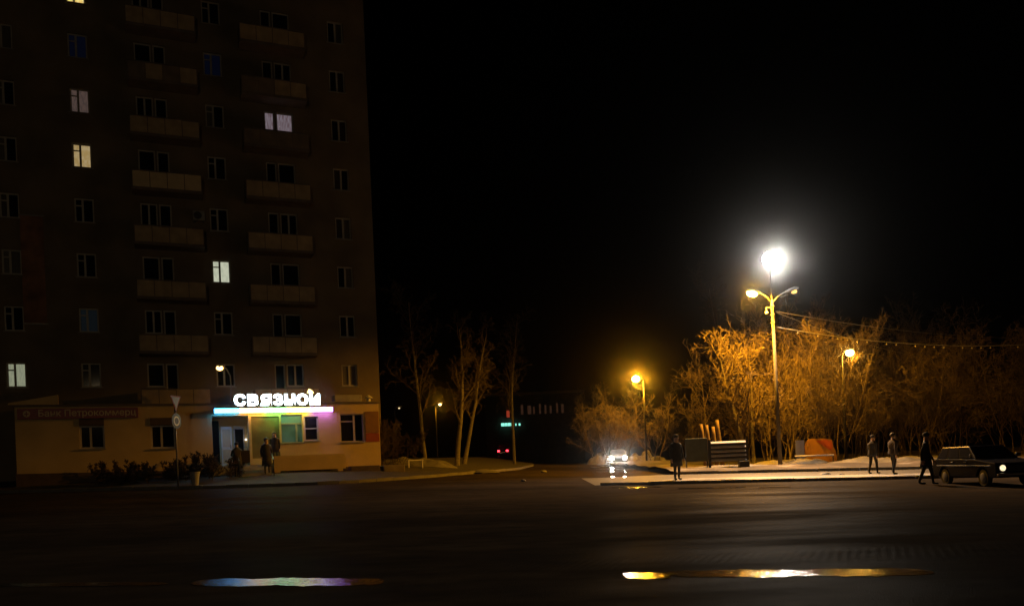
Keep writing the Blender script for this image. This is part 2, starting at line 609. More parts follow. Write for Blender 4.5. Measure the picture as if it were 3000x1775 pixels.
# ================================================================ apartment building
ANG = R(22.5)
BZ = 0.9
OX, OY = -21.1, 41.48
DV = Vector((math.cos(ANG), math.sin(ANG), 0)); NV = Vector((math.sin(ANG), -math.cos(ANG), 0))
def fpos(s, q, z):
    """facade coordinates (along, in front, height) to the world"""
    p = Vector((OX, OY, 0)) + DV * s + NV * q
    return Vector((p.x, p.y, z))
ROOF = 29.4
T = [7.45 + 2.78 * k for k in range(8)]      # window heads of floors two to nine
build = thing('apartment_building', 'nine storey brown brick apartment block with stacked balconies above the shops', 'building', (OX, OY, BZ), ANG)

def wall_grid(s0, s1, z0, z1, holes, depth, q=0.0, thick=None):
    """front wall sheet with real openings and reveals; local x = s, y = -q"""
    mb = MB()
    S = sorted({s0, s1, *[h[0] for h in holes], *[h[1] for h in holes]})
    Z = sorted({z0, z1, *[h[2] for h in holes], *[h[3] for h in holes]})
    for a, b_ in zip(S, S[1:]):
        for c, d_ in zip(Z, Z[1:]):
            m1, m2 = (a + b_) / 2, (c + d_) / 2
            if any(h[0] < m1 < h[1] and h[2] < m2 < h[3] for h in holes):
                continue
            mb.add([(a, -q, c), (b_, -q, c), (b_, -q, d_), (a, -q, d_)], [(0, 1, 2, 3)])
    for a, b_, c, d_ in holes:
        y0, y1 = -q, -q + depth
        mb.add([(a, y0, c), (b_, y0, c), (b_, y0, d_), (a, y0, d_), (a, y1, c), (b_, y1, c), (b_, y1, d_), (a, y1, d_)],
               [(0, 4, 5, 1), (1, 5, 6, 2), (2, 6, 7, 3), (3, 7, 4, 0)])
    return mb

def window(parent, s0, s1, z0, z1, q=0.0, rec=0.14, mull=(0.5,), transom=None, pane=None, panes=None, sill=True, fr=0.07, framemat=None):
    """window frame part with panes and a sill as sub-parts"""
    pane = pane or M['glass']
    y = -q + rec
    mb = MB()
    mb.box(s0, s1, y - .04, y + .04, z0, z0 + fr); mb.box(s0, s1, y - .04, y + .04, z1 - fr, z1)
    mb.box(s0, s0 + fr, y - .038, y + .038, z0 + fr, z1 - fr); mb.box(s1 - fr, s1, y - .038, y + .038, z0 + fr, z1 - fr)
    edges = [s0 + fr] + [s0 + (s1 - s0) * m_ for m_ in mull] + [s1 - fr]
    for m_ in mull:
        x = s0 + (s1 - s0) * m_
        mb.box(x - .05, x + .05, y - .042, y + .042, z0 + fr, z1 - fr)
    tz = None
    if transom:
        col, h = transom
        tz = z0 + (z1 - z0) * h
        mb.box(edges[col] + .001, edges[col + 1] - .001, y - .036, y + .036, tz - .03, tz + .03)
    w = mb.build('window', framemat or M['frame'], parent)
    for i in range(len(edges) - 1):
        pm = panes[i] if panes else pane
        segs = [(z0 + fr, z1 - fr)]
        if transom and transom[0] == i:
            segs = [(z0 + fr, tz - .03), (tz + .03, z1 - fr)]
        for c, d_ in segs:
            p = MB().box(edges[i] + .01, edges[i + 1] - .01, y + .005, y + .02, c, d_)
            p.build('pane', pm, w)
    if sill:
        MB().box(s0 - .06, s1 + .06, -q - .07, -q + rec - .045, z0 - .05, z0 - .005).build('sill', M['sill'], w)
    return w

lit = {
    'warm': emit("lit_curtain_warm", (1.0, 0.62, 0.14), 0.85, (0.9, 0.75, 0.3), 5, (3, 1, 1)),
    'pink': emit("lit_curtain_pink", (0.55, 0.36, 0.3), 0.13, (0.34, 0.24, 0.22), 5, (4, 1, 1)),
    'amber': emit("lit_curtain_amber", (0.85, 0.58, 0.22), 0.36, (1.0, 0.75, 0.38), 4, (2, 1, 1)),
    'pale': emit("lit_curtain_pale", (0.92, 0.95, 0.72), 0.55, (0.75, 0.8, 0.6), 4, (2, 1, 1)),
    'bright': emit("lit_fanlight", (1, 1, 0.9), 0.95),
    'mauve': emit("lit_curtain_mauve", (0.36, 0.22, 0.24), 0.22, (0.8, 0.68, 0.8), 6, (6, 1, .4)),
    'green': emit("lit_curtain_green", (0.72, 0.76, 0.5), 0.34, (0.55, 0.6, 0.42), 5, (6, 1, 1)),
    'tv': emit("tv_glow_blue", (0.1, 0.2, 0.8), 0.004),
    'tv2': emit("tv_glow_teal", (0.15, 0.35, 0.6), 0.006),
}
zl = lambda z: z - BZ
M['curtain'] = mat("pale_curtain", (0.11, 0.1, 0.085), 0.5, 0.3, 4, stretch=(5, 1, .4))
M['curtain2'] = mat("brown_curtain", (0.05, 0.035, 0.025), 0.4, 0.4, 4, stretch=(5, 1, .4))
wr = random.Random(77)
def rpane(n=2):
    return [wr.choice([M['glass'], M['glass'], M['glass'], M['curtain2'], M['curtain']]) for _ in range(n)]
WIN = []      # (s0, s1, z0, z1)
cols = {'zero': (-3.7, -2.85), 'left': (-.44, .45), 'mid': (5.98, 6.92), 'right': (12.66, 13.54)}
HW = 1.22
holes = []
for k in range(8):
    for a, b_ in cols.values():
        holes.append((a, b_, zl(T[k] - HW), zl(T[k])))
    holes.append((2.6, 3.42, zl(T[k] - 1.22), zl(T[k]))); holes.append((3.5, 4.1, zl(T[k] - 2.12), zl(T[k])))
    holes.append((9.64, 10.56, zl(T[k] - 1.22), zl(T[k]))); holes.append((9.0, 9.56, zl(T[k] - 2.12), zl(T[k])))
wb = wall_grid(-12, 14.8, -0.6, zl(ROOF - .35), holes, 0.3)
wb.add([(-12, 0, -.6), (14.8, 0, -.6), (14.8, 13, -.6), (-12, 13, -.6), (-12, 0, zl(ROOF - .35)), (14.8, 0, zl(ROOF - .35)), (14.8, 13, zl(ROOF - .35)), (-12, 13, zl(ROOF - .35))],
       [(1, 2, 6, 5), (2, 3, 7, 6), (3, 0, 4, 7)])
# dark rooms behind the panes
wb.add([(-11.9, .34, -.6), (14.7, .34, -.6), (14.7, .34, zl(ROOF - .4)), (-11.9, .34, zl(ROOF - .4))], [(0, 1, 2, 3)])
wb.build('wall', M['facade'], build, recalc=False)
MB().box(-12.25, 15.05, -.3, 13.2, zl(ROOF - .35), zl(ROOF)).build('roof', M['slab'], build)
MB().box(-12.1, 14.9, -.12, -.003, zl(ROOF - .75), zl(ROOF - .62)).build('cornice', M['slab'], build)
for k in range(8):
    z1 = zl(T[k]); z0 = z1 - HW
    for cn, (a, b_) in cols.items():
        kw = dict(mull=(0.42,), transom=(0, 0.7), panes=rpane())
        if cn == 'left':
            if k == 7: kw['panes'] = [lit['warm']] * 2
            if k == 6: kw['panes'] = [lit['tv']] * 2
            if k == 5: kw['panes'] = [lit['pink']] * 2
            if k == 4: kw['panes'] = [lit['amber']] * 2
            if k == 1: kw['panes'] = [lit['tv2']] * 2
        if cn == 'mid':
            if k == 2: kw['panes'] = [lit['pale']] * 2
            if k == 6: kw['panes'] = [lit['tv']] * 2
        if cn == 'zero' and k == 0: kw['panes'] = [lit['green']] * 2
        if cn == 'right': kw = dict(mull=(0.5,), panes=rpane())
        window(build, a, b_, z0, z1, **kw)
    window(build, 2.6, 3.42, z1 - 1.22, z1, mull=(0.5,) if k % 2 else ())
    window(build, 3.5, 4.1, z1 - 2.12, z1, mull=(), sill=False)
    pm = lit['mauve'] if k == 5 else M['glass']
    window(build, 9.64, 10.56, z1 - 1.22, z1, mull=() if k % 3 else (0.5,), pane=pm)
    window(build, 9.0, 9.56, z1 - 2.12, z1, mull=(), sill=False, pane=pm)
# balconies
def balcony(s0, s1, k, pm, npan, clip=None):
    zt = zl(T[k])
    b_ = MB()
    b_.box(s0, s1, -1.02, -.005, zt - 2.42, zt - 2.27)
    for x in frange(s0 + .03, s1 - .03, npan):
        b_.box(x - .02, x + .02, -.985, -.945, zt - 2.27, zt - 1.42)
    b = b_.build('balcony', M['slab'], build)
    w = (s1 - s0 - .06) / npan
    for i in range(npan):
        x = s0 + .03 + w * i
        jig = rnd.uniform(-.015, .015)
        MB().box(x + .02, x + w - .02, -1.0, -.965, zt - 2.3 + jig, zt - 1.47 + jig).build('panel', pm[i % len(pm)], b)
    for x in (s0, s1 - .03):
        MB().box(x, x + .03, -.93, -.06, zt - 2.26, zt - 1.48).build('side_panel', M['balcony_dark'], b)
    MB().box(s0 - .01, s1 + .01, -1.02, -.95, zt - 1.45, zt - 1.41).build('handrail', M['slab'], b)
BP, BN, BD = M['balcony'], M['balcony_new'], M['balcony_dark']
for k in range(8):
    balcony(2.28, 5.62, k, {4: [BN], 5: [BP], 0: [BP], 6: [BD, BP]}.get(k, [BP]), 4)
    balcony(7.8, 11.22, k, {6: [BD, BD, BP, BP], 5: [BD]}.get(k, [BP]), 4)

# air conditioner and banner on the facade
ac = thing('air_conditioner', 'small pale air conditioner box on the brick wall beside a fifth floor window', 'air conditioner', fpos(5.42, 0, 14.98), ANG)
MB().box(-.3, .3, -.34, -.06, 0, .5).build('casing', M['grey'], ac, bevel=.02)
MB().lathe([(.2, 0), (.2, .02), (.05, .03)], 16, mtx=Matrix.Translation((-.05, -.345, .25)) @ Matrix.Rotation(R(90), 4, 'X')).build('fan_grille', M['blackmetal'], ac)
MB().box(-.25, -.2, -.3, -.003, -.06, -.005).box(.2, .25, -.3, -.003, -.06, -.005).build('bracket', M['grey_metal'], ac)
bn = thing('banner', 'tall faded red and pale fabric banner hanging on the brick wall', 'banner', fpos(-2.35, 0, 9.4), ANG)
MB().box(-.5, .5, -.05, -.035, 0, 5.3).build('cloth', mat("banner_cloth", (0.24, 0.12, 0.07), 0.8, 0.6, 1.1), bn)
MB().box(-.56, .56, -.07, -.03, 5.3, 5.36).box(-.56, .56, -.07, -.03, -.06, 0).build('rail', M['grey_metal'], bn)

# ================================================================ shop annex along the ground floor
Q = 2.5
annex = thing('shop_annex', 'single storey cream plastered shop front with dark stone plinth', 'shop', fpos(0, 0, BZ), ANG)
ptop = lambda s: 1.96 - (s + 3.1) * (1.96 - 1.62) / 17.2
AS0, AS1, AZ1 = -3.05, 14.1, 5.06
sh = [(-.41, .66, zl(3.03), zl(4.5)), (2.69, 3.81, zl(2.94), zl(4.45)), (5.54, 7.3, zl(1.95), zl(4.5)),
      (7.43, 8.82, zl(2.28), zl(4.43)), (8.91, 10.0, zl(3.04), zl(4.5)), (10.09, 10.83, zl(3.11), zl(4.4)), (11.97, 13.23, zl(2.98), zl(4.48))]
# deep entrance alcove, the rest are windows
al = sh[2]
wb = wall_grid(AS0, AS1, zl(1.5), zl(AZ1), [h for h in sh if h is not al] + [al], 0.22, Q)
a0, a1, c0, c1 = al
wb.add([(a0, -Q, c0), (a1, -Q, c0), (a1, -Q + 1, c0), (a0, -Q + 1, c0), (a0, -Q, c1), (a1, -Q, c1), (a1, -Q + 1, c1), (a0, -Q + 1, c1)],
       [(0, 1, 2, 3), (4, 7, 6, 5), (0, 3, 7, 4), (1, 5, 6, 2), (3, 2, 6, 7)])
wb.add([(AS0, -Q, zl(1.2)), (AS0, -.004, zl(1.2)), (AS0, -.004, zl(AZ1)), (AS0, -Q, zl(AZ1))], [(0, 1, 2, 3)])
wb.add([(AS1, -Q, zl(1.2)), (AS1, -.004, zl(1.2)), (AS1, -.004, zl(AZ1)), (AS1, -Q, zl(AZ1))], [(0, 1, 2, 3)])
wb.build('wall', M['shopwall'], annex, recalc=False)
MB().box(AS0 - .08, AS1 + .08, -Q - .08, -.006, zl(AZ1), zl(AZ1 + .09)).build('roof', M['slab'], annex)
pl = MB()
for a, b_ in ((AS0 - .04, a0 - .2), (a1 + 1.1, AS1 + .04)):
    pl.prism([(a, zl(.5)), (b_, zl(.5)), (b_, zl(ptop(b_))), (a, zl(ptop(a)))], -Q - .06, -Q + .1)
pl.build('plinth', M['plinth'], annex)
# sloping gable over the bank sign
MB().prism([(AS0 - .25, zl(AZ1 + .1)), (-1.25, zl(AZ1 + .1)), (-1.25, zl(5.62)), (AS0 - .25, zl(5.24))], -Q - .02, -Q + .25).build('parapet', M['shopwall'], annex)
# windows
for (a, b_, c, d_) in (sh[0], sh[1]):
    hb = MB().box(a, b_, -Q - .05, -Q + .1, d_ - .36, d_).build('shutter_box', M['plinth'], annex)
    window(annex, a, b_, c, d_ - .365, Q, mull=(0.44,), fr=.08)
teal = emit("shop_window_teal", (0.16, 0.36, 0.3), 0.10, (0.06, 0.14, 0.12), 2.2)
teal_top = emit("shop_window_teal_top", (0.22, 0.5, 0.4), 0.16)
a, b_, c, d_ = sh[4]
w = window(annex, a, b_, c, c + .98, Q, mull=(0.72,), pane=teal, fr=.03, framemat=M['grey'])
window(annex, a, b_, c + 1.0, d_, Q, mull=(), pane=teal_top, fr=.03, framemat=M['grey'], sill=False)
a, b_, c, d_ = sh[5]
window(annex, a, b_, c, d_, Q, mull=(), transom=(0, .5))
a, b_, c, d_ = sh[6]
window(annex, a, b_, c, d_, Q, mull=(0.6,), transom=(0, .74), fr=.06)
# notice board panel between door and shop window
a, b_, c, d_ = sh[3]
MB().box(a, b_, -Q + .06, -Q + .1, c, d_).build('display_panel', mat("display_panel", (0.2, 0.16, 0.07), 0.4, 0.3, 1.4), annex)
# orange notice boards at the corner
MB().box(13.33, 14.06, -Q - .03, -Q - .004, zl(3.45), zl(4.6)).build('notice_board', M['orange'], annex)
MB().box(13.33, 14.06, -Q - .03, -Q - .004, zl(2.96), zl(3.42)).build('notice_board', M['redorange'], annex)
# doors in the alcove
y = -Q + .98
d1 = MB().box(6.0, 6.52, y - .06, y - .003, zl(1.97), zl(4.0)).build('door', M['white'], annex)
MB().box(6.06, 6.46, y - .075, y - .062, zl(2.95), zl(3.85)).build('door_pane', M['beige'], d1)
MB().box(6.06, 6.46, y - .075, y - .062, zl(2.1), zl(2.8)).build('door_panel', M['beige'], d1)
MB().box(6.44, 6.47, y - .12, y - .062, zl(2.85), zl(3.05)).build('handle', M['grey_metal'], d1)
d2 = MB().box(6.62, 7.14, y - .06, y - .003, zl(1.97), zl(4.0)).build('door', M['frame'], annex)
MB().box(6.68, 7.08, y - .075, y - .062, zl(2.5), zl(3.85)).build('door_pane', M['glass'], d2)
MB().box(6.68, 6.71, y - .12, y - .076, zl(2.85), zl(3.05)).build('handle', M['grey_metal'], d2)
MB().box(5.58, 5.9, y - .06, y - .003, zl(1.97), zl(4.3)).build('side_light', M['glass'], annex)
dl = tag(MB().ball((0, 0, 0), .045).build('door_lamp', emit("door_led", (1, .93, .8), 4)), 'tiny white lit lamp beside the shop entrance doors', 'lamp')
dl.location = fpos(7.21, Q - .86, 3.3)

# bank sign
bs = thing('bank_sign', 'dark red unlit bank sign board with beige lettering on cream wall', 'sign', fpos(0, Q, 4.5), ANG)
MB().box(-2.93, 2.17, -.12, -.005, -.02, .47).build('board', M['red'], bs)
t_, ex = text_mesh('lettering', 'Банк Петрокоммерц', .42, M['beige'], bs, (-2.1, -.122, .1), .008, 0.004)
t_.scale = ((2.05 + 2.1) / max(.1, ex[1] - ex[0]), 1, 1)
em_ = MB()
em_.lathe([(.15, 0), (.15, .012)], 18, mtx=Matrix.Translation((-2.55, -.121, .225)) @ Matrix.Rotation(R(90), 4, 'X'))
em_.build('emblem', M['beige'], bs)
MB().box(-2.57, -2.53, -.14, -.134, .12, .33).box(-2.64, -2.46, -.1395, -.134, .2, .25).build('emblem_bar', M['red'], bs)

# lit shop sign
sg = thing('shop_sign', 'brightly lit white lettered shop sign over a rainbow light bar', 'sign', fpos(0, Q, 4.62), ANG)
white_e = emit("sign_white_light", (0.8, 0.93, 1.0), 10.0)
letters = []
def front_lit(o, bottom=False):
    o.data.materials.append(M['grey_metal'])
    for p_ in o.data.polygons:
        p_.material_index = 0 if p_.normal.y < -.3 or (bottom and p_.normal.z < -.5) else 1
x = 6.68
for ch in 'связно':
    o, ex = text_mesh('letter', ch, 1.0, white_e, sg, (0, 0, 0), .05, .03)
    letters.append((o, ex)); front_lit(o)
o, ex = text_mesh('letter', 'и', 1.0, white_e, sg, (0, 0, 0), .05, .03)
letters.append((o, ex)); front_lit(o)
tot = sum(e[1] - e[0] for _, e in letters) + .07 * 6
k_ = (10.92 - 6.62) / tot
x = 6.62
for o, ex in letters:
    o.scale = (k_, 1, .98)
    o.location = (x - ex[0] * k_, -.22, .38)
    x += (ex[1] - ex[0] + .07) * k_
MB().prism([(10.28, .98), (10.38, 1.2), (10.55, 1.08), (10.62, .98)], -.27, -.17).build('accent_mark', emit("sign_yellow_light", (1, .72, .2), 6), sg)
bars = [((0.05, 0.42, 1.0), 5.66, 6.86), ((1.0, 0.5, 0.12), 6.86, 8.05), ((0.3, 1.0, 0.25), 8.05, 9.22), ((1.0, 0.78, 0.12), 9.22, 10.4), ((0.42, 0.16, 1.0), 10.4, 11.56)]
for i, (c_, a, b_) in enumerate(bars):
    front_lit(MB().box(a + .004, b_ - .004, -.28, -.1, 0, .22).build('light_bar', emit("sign_bar_light_%d" % i, c_, 17.0), sg), True)
MB().box(5.7, 11.5, -.09, -.005, .02, .2).build('backing', M['grey_metal'], sg)
mb = MB()
for a in (6.8, 7.9, 9.0, 10.1, 10.8):
    mb.box(a, a + .04, -.16, -.12, .22, .4)
mb.build('bracket', M['grey_metal'], sg)

# roof lamp on a curved bracket above the sign
rl = thing('roof_lamp', 'small glowing orange lamp on a curved bracket above the shop roof', 'lamp', fpos(6.5, 2.0, AZ1 + .09), ANG)
MB().tube([(0, 0, 0), (.06, -.1, .9), (.02, -.25, 1.4), (-.15, -.45, 1.75), (-.35, -.5, 1.85)], .035, 6).build('bracket', M['grey_metal'], rl)
MB().lathe([(.05, .12), (.16, .05), (.2, 0)], 14, mtx=Matrix.Translation((-.46, -.5, 1.82)) @ Matrix.Rotation(R(-25), 4, 'Y')).build('shade', M['grey_metal'], rl)
MB().ball((-.48, -.52, 1.76), .17, sz=.75).build('bulb', emit("roof_bulb", (1, .55, .16), 7), rl)

# white box on the annex roof and a vent
v1 = tag(MB().box(-.75, .75, -.45, .45, 0, .42).build('roof_box', M['concrete'], bevel=.03), 'long pale ventilation box standing on the annex roof', 'vent box')
v1.location = fpos(12.6, 1.4, AZ1 + .09); v1.rotation_euler = (0, 0, ANG)
v2 = tag(MB().lathe([(.12, 0), (.12, .22), (.28, .25), (.05, .42)], 14).build('roof_vent', M['white']), 'white mushroom shaped vent cap on the annex roof corner', 'vent')
v2.location = fpos(13.75, 1.6, AZ1 + .09)

# entrance steps, landing, parapet
def lz(s, q):
    p = fpos(s, q, 0)
    return gz(p.x, p.y) + 0.13 + 0.38 * sstep(0, 6, p.y - 36.6)
steps = thing('entrance_steps', 'concrete steps and landing leading up to the shop doors', 'steps', fpos(6.9, Q + .07, 1.0), ANG)
MB().box(-1.4, 1.4, -.9, -.005, -.6, .95).build('landing', M['concrete'], steps)
for i in range(5):
    MB().box(-.15, 1.25, -.9 - .3 * (i + 1) + .002, -.9 - .3 * i, -.6, .95 - .14 * (i + 1)).build('step', M['concrete'], steps)
for x in (-.32, 1.27):
    MB().bar((x + .02, -.95, .95), (x + .02, -.95, 1.85), .05).bar((x + .02, -2.3, .2), (x + .02, -2.3, 1.15), .05).bar((x + .02, -.95, 1.83), (x + .02, -2.3, 1.13), .045).build('handrail', M['blackmetal'], steps)
pr = thing('ramp_parapet', 'cream plastered ramp parapet wall on a post beside the steps', 'parapet', fpos(8.35, 3.5, 1.2), ANG)
MB().box(0, 3.6, -.15, 0, .38, 1.15).build('wall', M['shopwall'], pr)
MB().box(.02, .3, -.149, -.001, -.3, .38).box(3.2, 3.45, -.149, -.001, -.3, .38).build('post', M['shopwall'], pr)
MB().box(.0, 3.6, -.0, .93, .6, .75).build('ramp_slab', M['concrete'], pr)
lw = thing('low_wall', 'low brown stone planter wall at the corner of the shop', 'wall', fpos(12.2, 3.3, .7), ANG)
MB().box(0, 1.55, -.4, .3, -.2, .98).build('block', M['plinth'], lw, bevel=.03)
MB().box(1.75, 2.9, -.4, .3, -.2, .95).build('block', M['balcony_dark'], lw, bevel=.03)
MB().box(1.55, 1.75, -.3, .3, -.2, .9).build('infill', M['blackmetal'], lw)

# ================================================================ trees
def grow(seed, height, r0, style='bushy', stems=1, lean=(0, 0), twigs=1.0, bend=None):
    """bare branching tree; returns (trunk builder, crown builder)"""
    r_ = random.Random(seed)
    tr, cr = MB(), MB()
    def wander(p, d, L_, n, up, wob):
        pts = [p.copy()]
        d = d.copy()
        for i in range(n):
            d = (d + Vector((r_.gauss(0, wob), r_.gauss(0, wob), r_.gauss(0, wob) + up))).normalized()
            p = p + d * (L_ / n)
            pts.append(p.copy())
        return pts
    def side(d, ang):
        ax = d.cross(Vector((r_.gauss(0, 1), r_.gauss(0, 1), r_.gauss(0, 1)))).normalized()
        return (Matrix.Rotation(ang, 3, ax) @ d).normalized()
    def branch(p, d, L_, rad, lev):
        n = (6, 5, 4, 3, 1)[lev]
        up = {'bushy': (.04, .10, .09, .06, .05), 'birch': (.05, .16, .02, -.10, -.15)}[style][lev]
        pts = wander(p, d, L_, n, up, ((.05 if stems == 1 else .1), .2, .28, .36, .3)[lev])
        rads = [max(.0085, rad * (1 - .78 * i / n)) for i in range(n + 1)]
        (tr if lev <= 0 else cr).tube(pts, rads, (8, 5, 4, 3, 3)[lev], cap=lev == 0)
        if lev == 4: return
        nc = {'bushy': ((11 if stems == 1 else 9), 7, 6, 4.5), 'birch': (15, 8, 6, 4)}[style][lev] * (twigs if lev > 1 else 1)
        nc = int(nc) + (r_.random() < nc % 1)
        t0 = {'bushy': ((.22 if stems == 1 else .1), .15, .12, .1), 'birch': (.3, .2, .15, .1)}[style][lev]
        for i in range(nc):
            t = t0 + (1 - t0) * (i + r_.random()) / nc
            f = t * n; j = min(n - 1, int(f))
            q = pts[j].lerp(pts[j + 1], f - j)
            dd = (pts[j + 1] - pts[j]).normalized()
            ang = {'bushy': (R(38), R(40), R(42), R(40)), 'birch': (R(42), R(45), R(45), R(45))}[style][lev] * r_.uniform(.6, 1.35)
            cl = L_ * {'bushy': (.5, .58, .58, .6), 'birch': (.32, .5, .5, .6)}[style][lev] * (1.05 - .55 * t if lev == 0 else 1.1 - .5 * t) * r_.uniform(.7, 1.25)
            branch(q, side(dd, ang), cl, max(.006, rads[j] * .55), lev + 1)
    for s_ in range(stems):
        a = 2 * math.pi * s_ / stems + r_.random()
        base = Vector((0, 0, -.15)) + (Vector((math.cos(a), math.sin(a), 0)) * (.12 * stems ** .9) if stems > 1 else Vector())
        d = Vector((lean[0], lean[1], 1)) + (Vector((math.cos(a), math.sin(a), 0)) * r_.uniform(.05, .42) if stems > 1 else Vector())
        branch(base, d.normalized(), height * r_.uniform(.72, 1.0) if stems > 1 else height * .92, r0 * (r_.uniform(.6, 1) if stems > 1 else 1), 0)
    return tr, cr

def tree(name, label, x, y, z, height, r0, seed, style='bushy', stems=1, lean=(0, 0), twigs=1.0, bark='bark', group=None):
    t = thing(name, label, 'tree', (x, y, z), 0, group)
    tr, cr = grow(seed, height, r0, style, stems, lean, twigs)
    tr.build('trunk', M[bark], t, smooth=True, recalc=False)
    cr.build('crown', M['twig_dark' if style == 'birch' else 'twig'], t, recalc=False)
    return t

G1 = 'bare trees behind the pavement'
# lit group round the lamp post
tree('bare_tree', 'tall bare tree with pale leaning trunk left of the lamp post', 14.1, 48.9, .85, 7.6, .17, 11, lean=(-.14, -.03), twigs=.6, bark='birch', group=G1)
tree('bare_tree', 'slim bare tree with upright pale trunk close beside the leaning tree', 14.7, 49.8, .85, 7.6, .12, 12, lean=(0, 0), twigs=.6, bark='birch', group=G1)
mt = tree('bare_tree', 'wide multi stemmed bare tree directly behind the lamp post', 16.4, 50.5, .8, 8.0, .055, 21, stems=8, twigs=.5, group=G1)
mt2 = tree('bare_tree', 'dense bushy bare tree behind the blue and orange board', 19.6, 51.0, .8, 7.6, .055, 22, stems=9, twigs=.45, group=G1)
dup(mt, (23.6, 55.5, .75), 2.1, 'bushy bare tree behind the two walking people', G1, .95)
dup(mt2, (26.0, 58.0, .75), 1.2, 'bare tree behind and right of the orange lamp among the bushes', G1, .95)
dup(mt2, (20.2, 55.5, .8), 4.0, 'tall bare tree with tangled top behind the hanging wires', G1, 1.22)
dup(mt, (17.2, 57.0, .8), 3.3, 'bare tree farther back behind the lamp post', G1, 1.1)
tree('sapling', 'small bare sapling rising above the cut trunks', 12.3, 52.5, .8, 7.0, .07, 31, lean=(.05, 0), twigs=.55)
# darker trees toward the parked car
for i, (x, y, rz, sc, lb) in enumerate([(28.2, 57, .6, 1.0, 'dim bare tree behind the person standing by the car'), (31.5, 58.5, 2.7, 1.02, 'dim bare tree behind the parked car rear'),
                                       (34.8, 57, 4.1, .98, 'dim bare tree behind the parked car roof'), (38.5, 60, 5.2, 1.1, 'dim bare tree behind the parked car bonnet'),
                                       (33.0, 66, 1.1, 1.45, 'tall dim bare tree rising over the trees behind the car')]):
    dup(mt if i % 2 else mt2, (x, y, .7), rz, lb, G1, sc)
tree('slender_tree', 'very tall thin bare tree leaning behind the lamp post', 16.7, 60, .8, 14.2, .1, 41, style='birch', lean=(-.05, 0), twigs=.35, bark='birch')
# side street cluster by the far lamp
G2 = 'bare trees by the far street lamp'
ft = tree('bare_tree', 'small bare tree glowing orange left of the far street lamp', 9.6, 79, .95, 7.0, .08, 51, stems=3, twigs=.5, group=G2)
for x, y, rz, sc, lb in [(8.4, 81, 1.5, .95, 'small bare tree above the snow heap at the street edge'), (11.0, 80, 3.0, 1.02, 'small bare tree close under the far street lamp'),
                         (13.6, 78, 4.2, .92, 'dim bare tree right of the far street lamp'), (15.6, 72, 5.0, .85, 'dim bare tree between the far lamp and the cut trunks'), (10.2, 86, 2.2, 1.05, 'bare tree behind the oncoming car')]:
    dup(ft, (x, y, gz(x, y) + .1), rz, lb, G2, sc)
# birches right of the building
G3 = 'birches beside the apartment block'
tree('birch_tree', 'slender pale birch rising from the lit snow beside the building', -5.75, 55, 1.55, 12.0, .13, 61, 'birch', lean=(.0, 0), twigs=.7, bark='birch', group=G3)
tree('birch_tree', 'pale birch with orange lit lower trunk and forked top', -3.5, 52, 1.5, 9.8, .17, 62, 'birch', lean=(.03, 0), twigs=.7, bark='birch', group=G3)
tree('birch_tree', 'birch leaning strongly toward the street', -3.3, 56, 1.55, 10.0, .16, 63, 'birch', lean=(.26, 0), twigs=.7, bark='birch', group=G3)
tree('birch_tree', 'faint thin birch standing behind the leaning birch', 0.2, 66, 1.5, 12.5, .13, 64, 'birch', lean=(.03, 0), twigs=.6, bark='birch', group=G3)
# shrubs
def shrub(label, x, y, z, h, seed, stems=6, group=None, tw=.6):
    t = thing('bare_shrub', label, 'shrub', (x, y, z), 0, group)
    tr, cr = grow(seed, h, .02, 'bushy', stems, (0, 0), tw)
    tr.build('stem', M['bark'], t, smooth=True, recalc=False)
    cr.build('twigs', M['twig_dark'], t, recalc=False)
    return t
shrub('bare shrub glowing orange at the corner of the shop annex', -6.9, 47.0, 1.4, 3.2, 71, 5)
s1 = fpos(1.1, 3.6, 0)
sb = shrub('low dark bare shrub below the bank window', s1.x, s1.y, 1.45, .95, 72, 7, 'shrubs along the shop wall')
for s_, q, lb, sc in [(2.0, 3.9, 'low dark shrub between the two bank windows', 1.0), (3.0, 3.6, 'low dark shrub under the second bank window', .95), (4.5, 3.8, 'rounded dark shrub near the shop entrance', 1.15), (5.55, 4.2, 'taller dark shrub beside the entrance steps', 1.35)]:
    p = fpos(s_, q, 0)
    dup(sb, (p.x, p.y, lz(s_, q) - .02), s_ * 2, lb, 'shrubs along the shop wall', sc)

# cut trunks behind the bench
G4 = 'cut trunks behind the bench'
for i, (x, dx, h, lb) in enumerate([(10.95, -.22, 2.35, 'thick cut trunk leaning left behind the green panel'), (11.28, -.2, 2.3, 'thick cut trunk second from the green panel'),
                                    (11.62, -.14, 2.2, 'short cut trunk between thicker cut trunks'), (12.0, -.24, 2.6, 'tallest thick cut trunk above the slatted bench')]):
    t = tag(MB().tube([(0, 0, -.1), (dx * .4, 0, h * .4), (dx * .8, .02, h * .8), (dx, 0, h)], [.13, .115, .105, .095], 9).build('cut_trunk', M['wood'], smooth=True), lb, 'tree trunk', G4)
    t.location = (x, 46.2 + .15 * i, vz(x, 46.2))

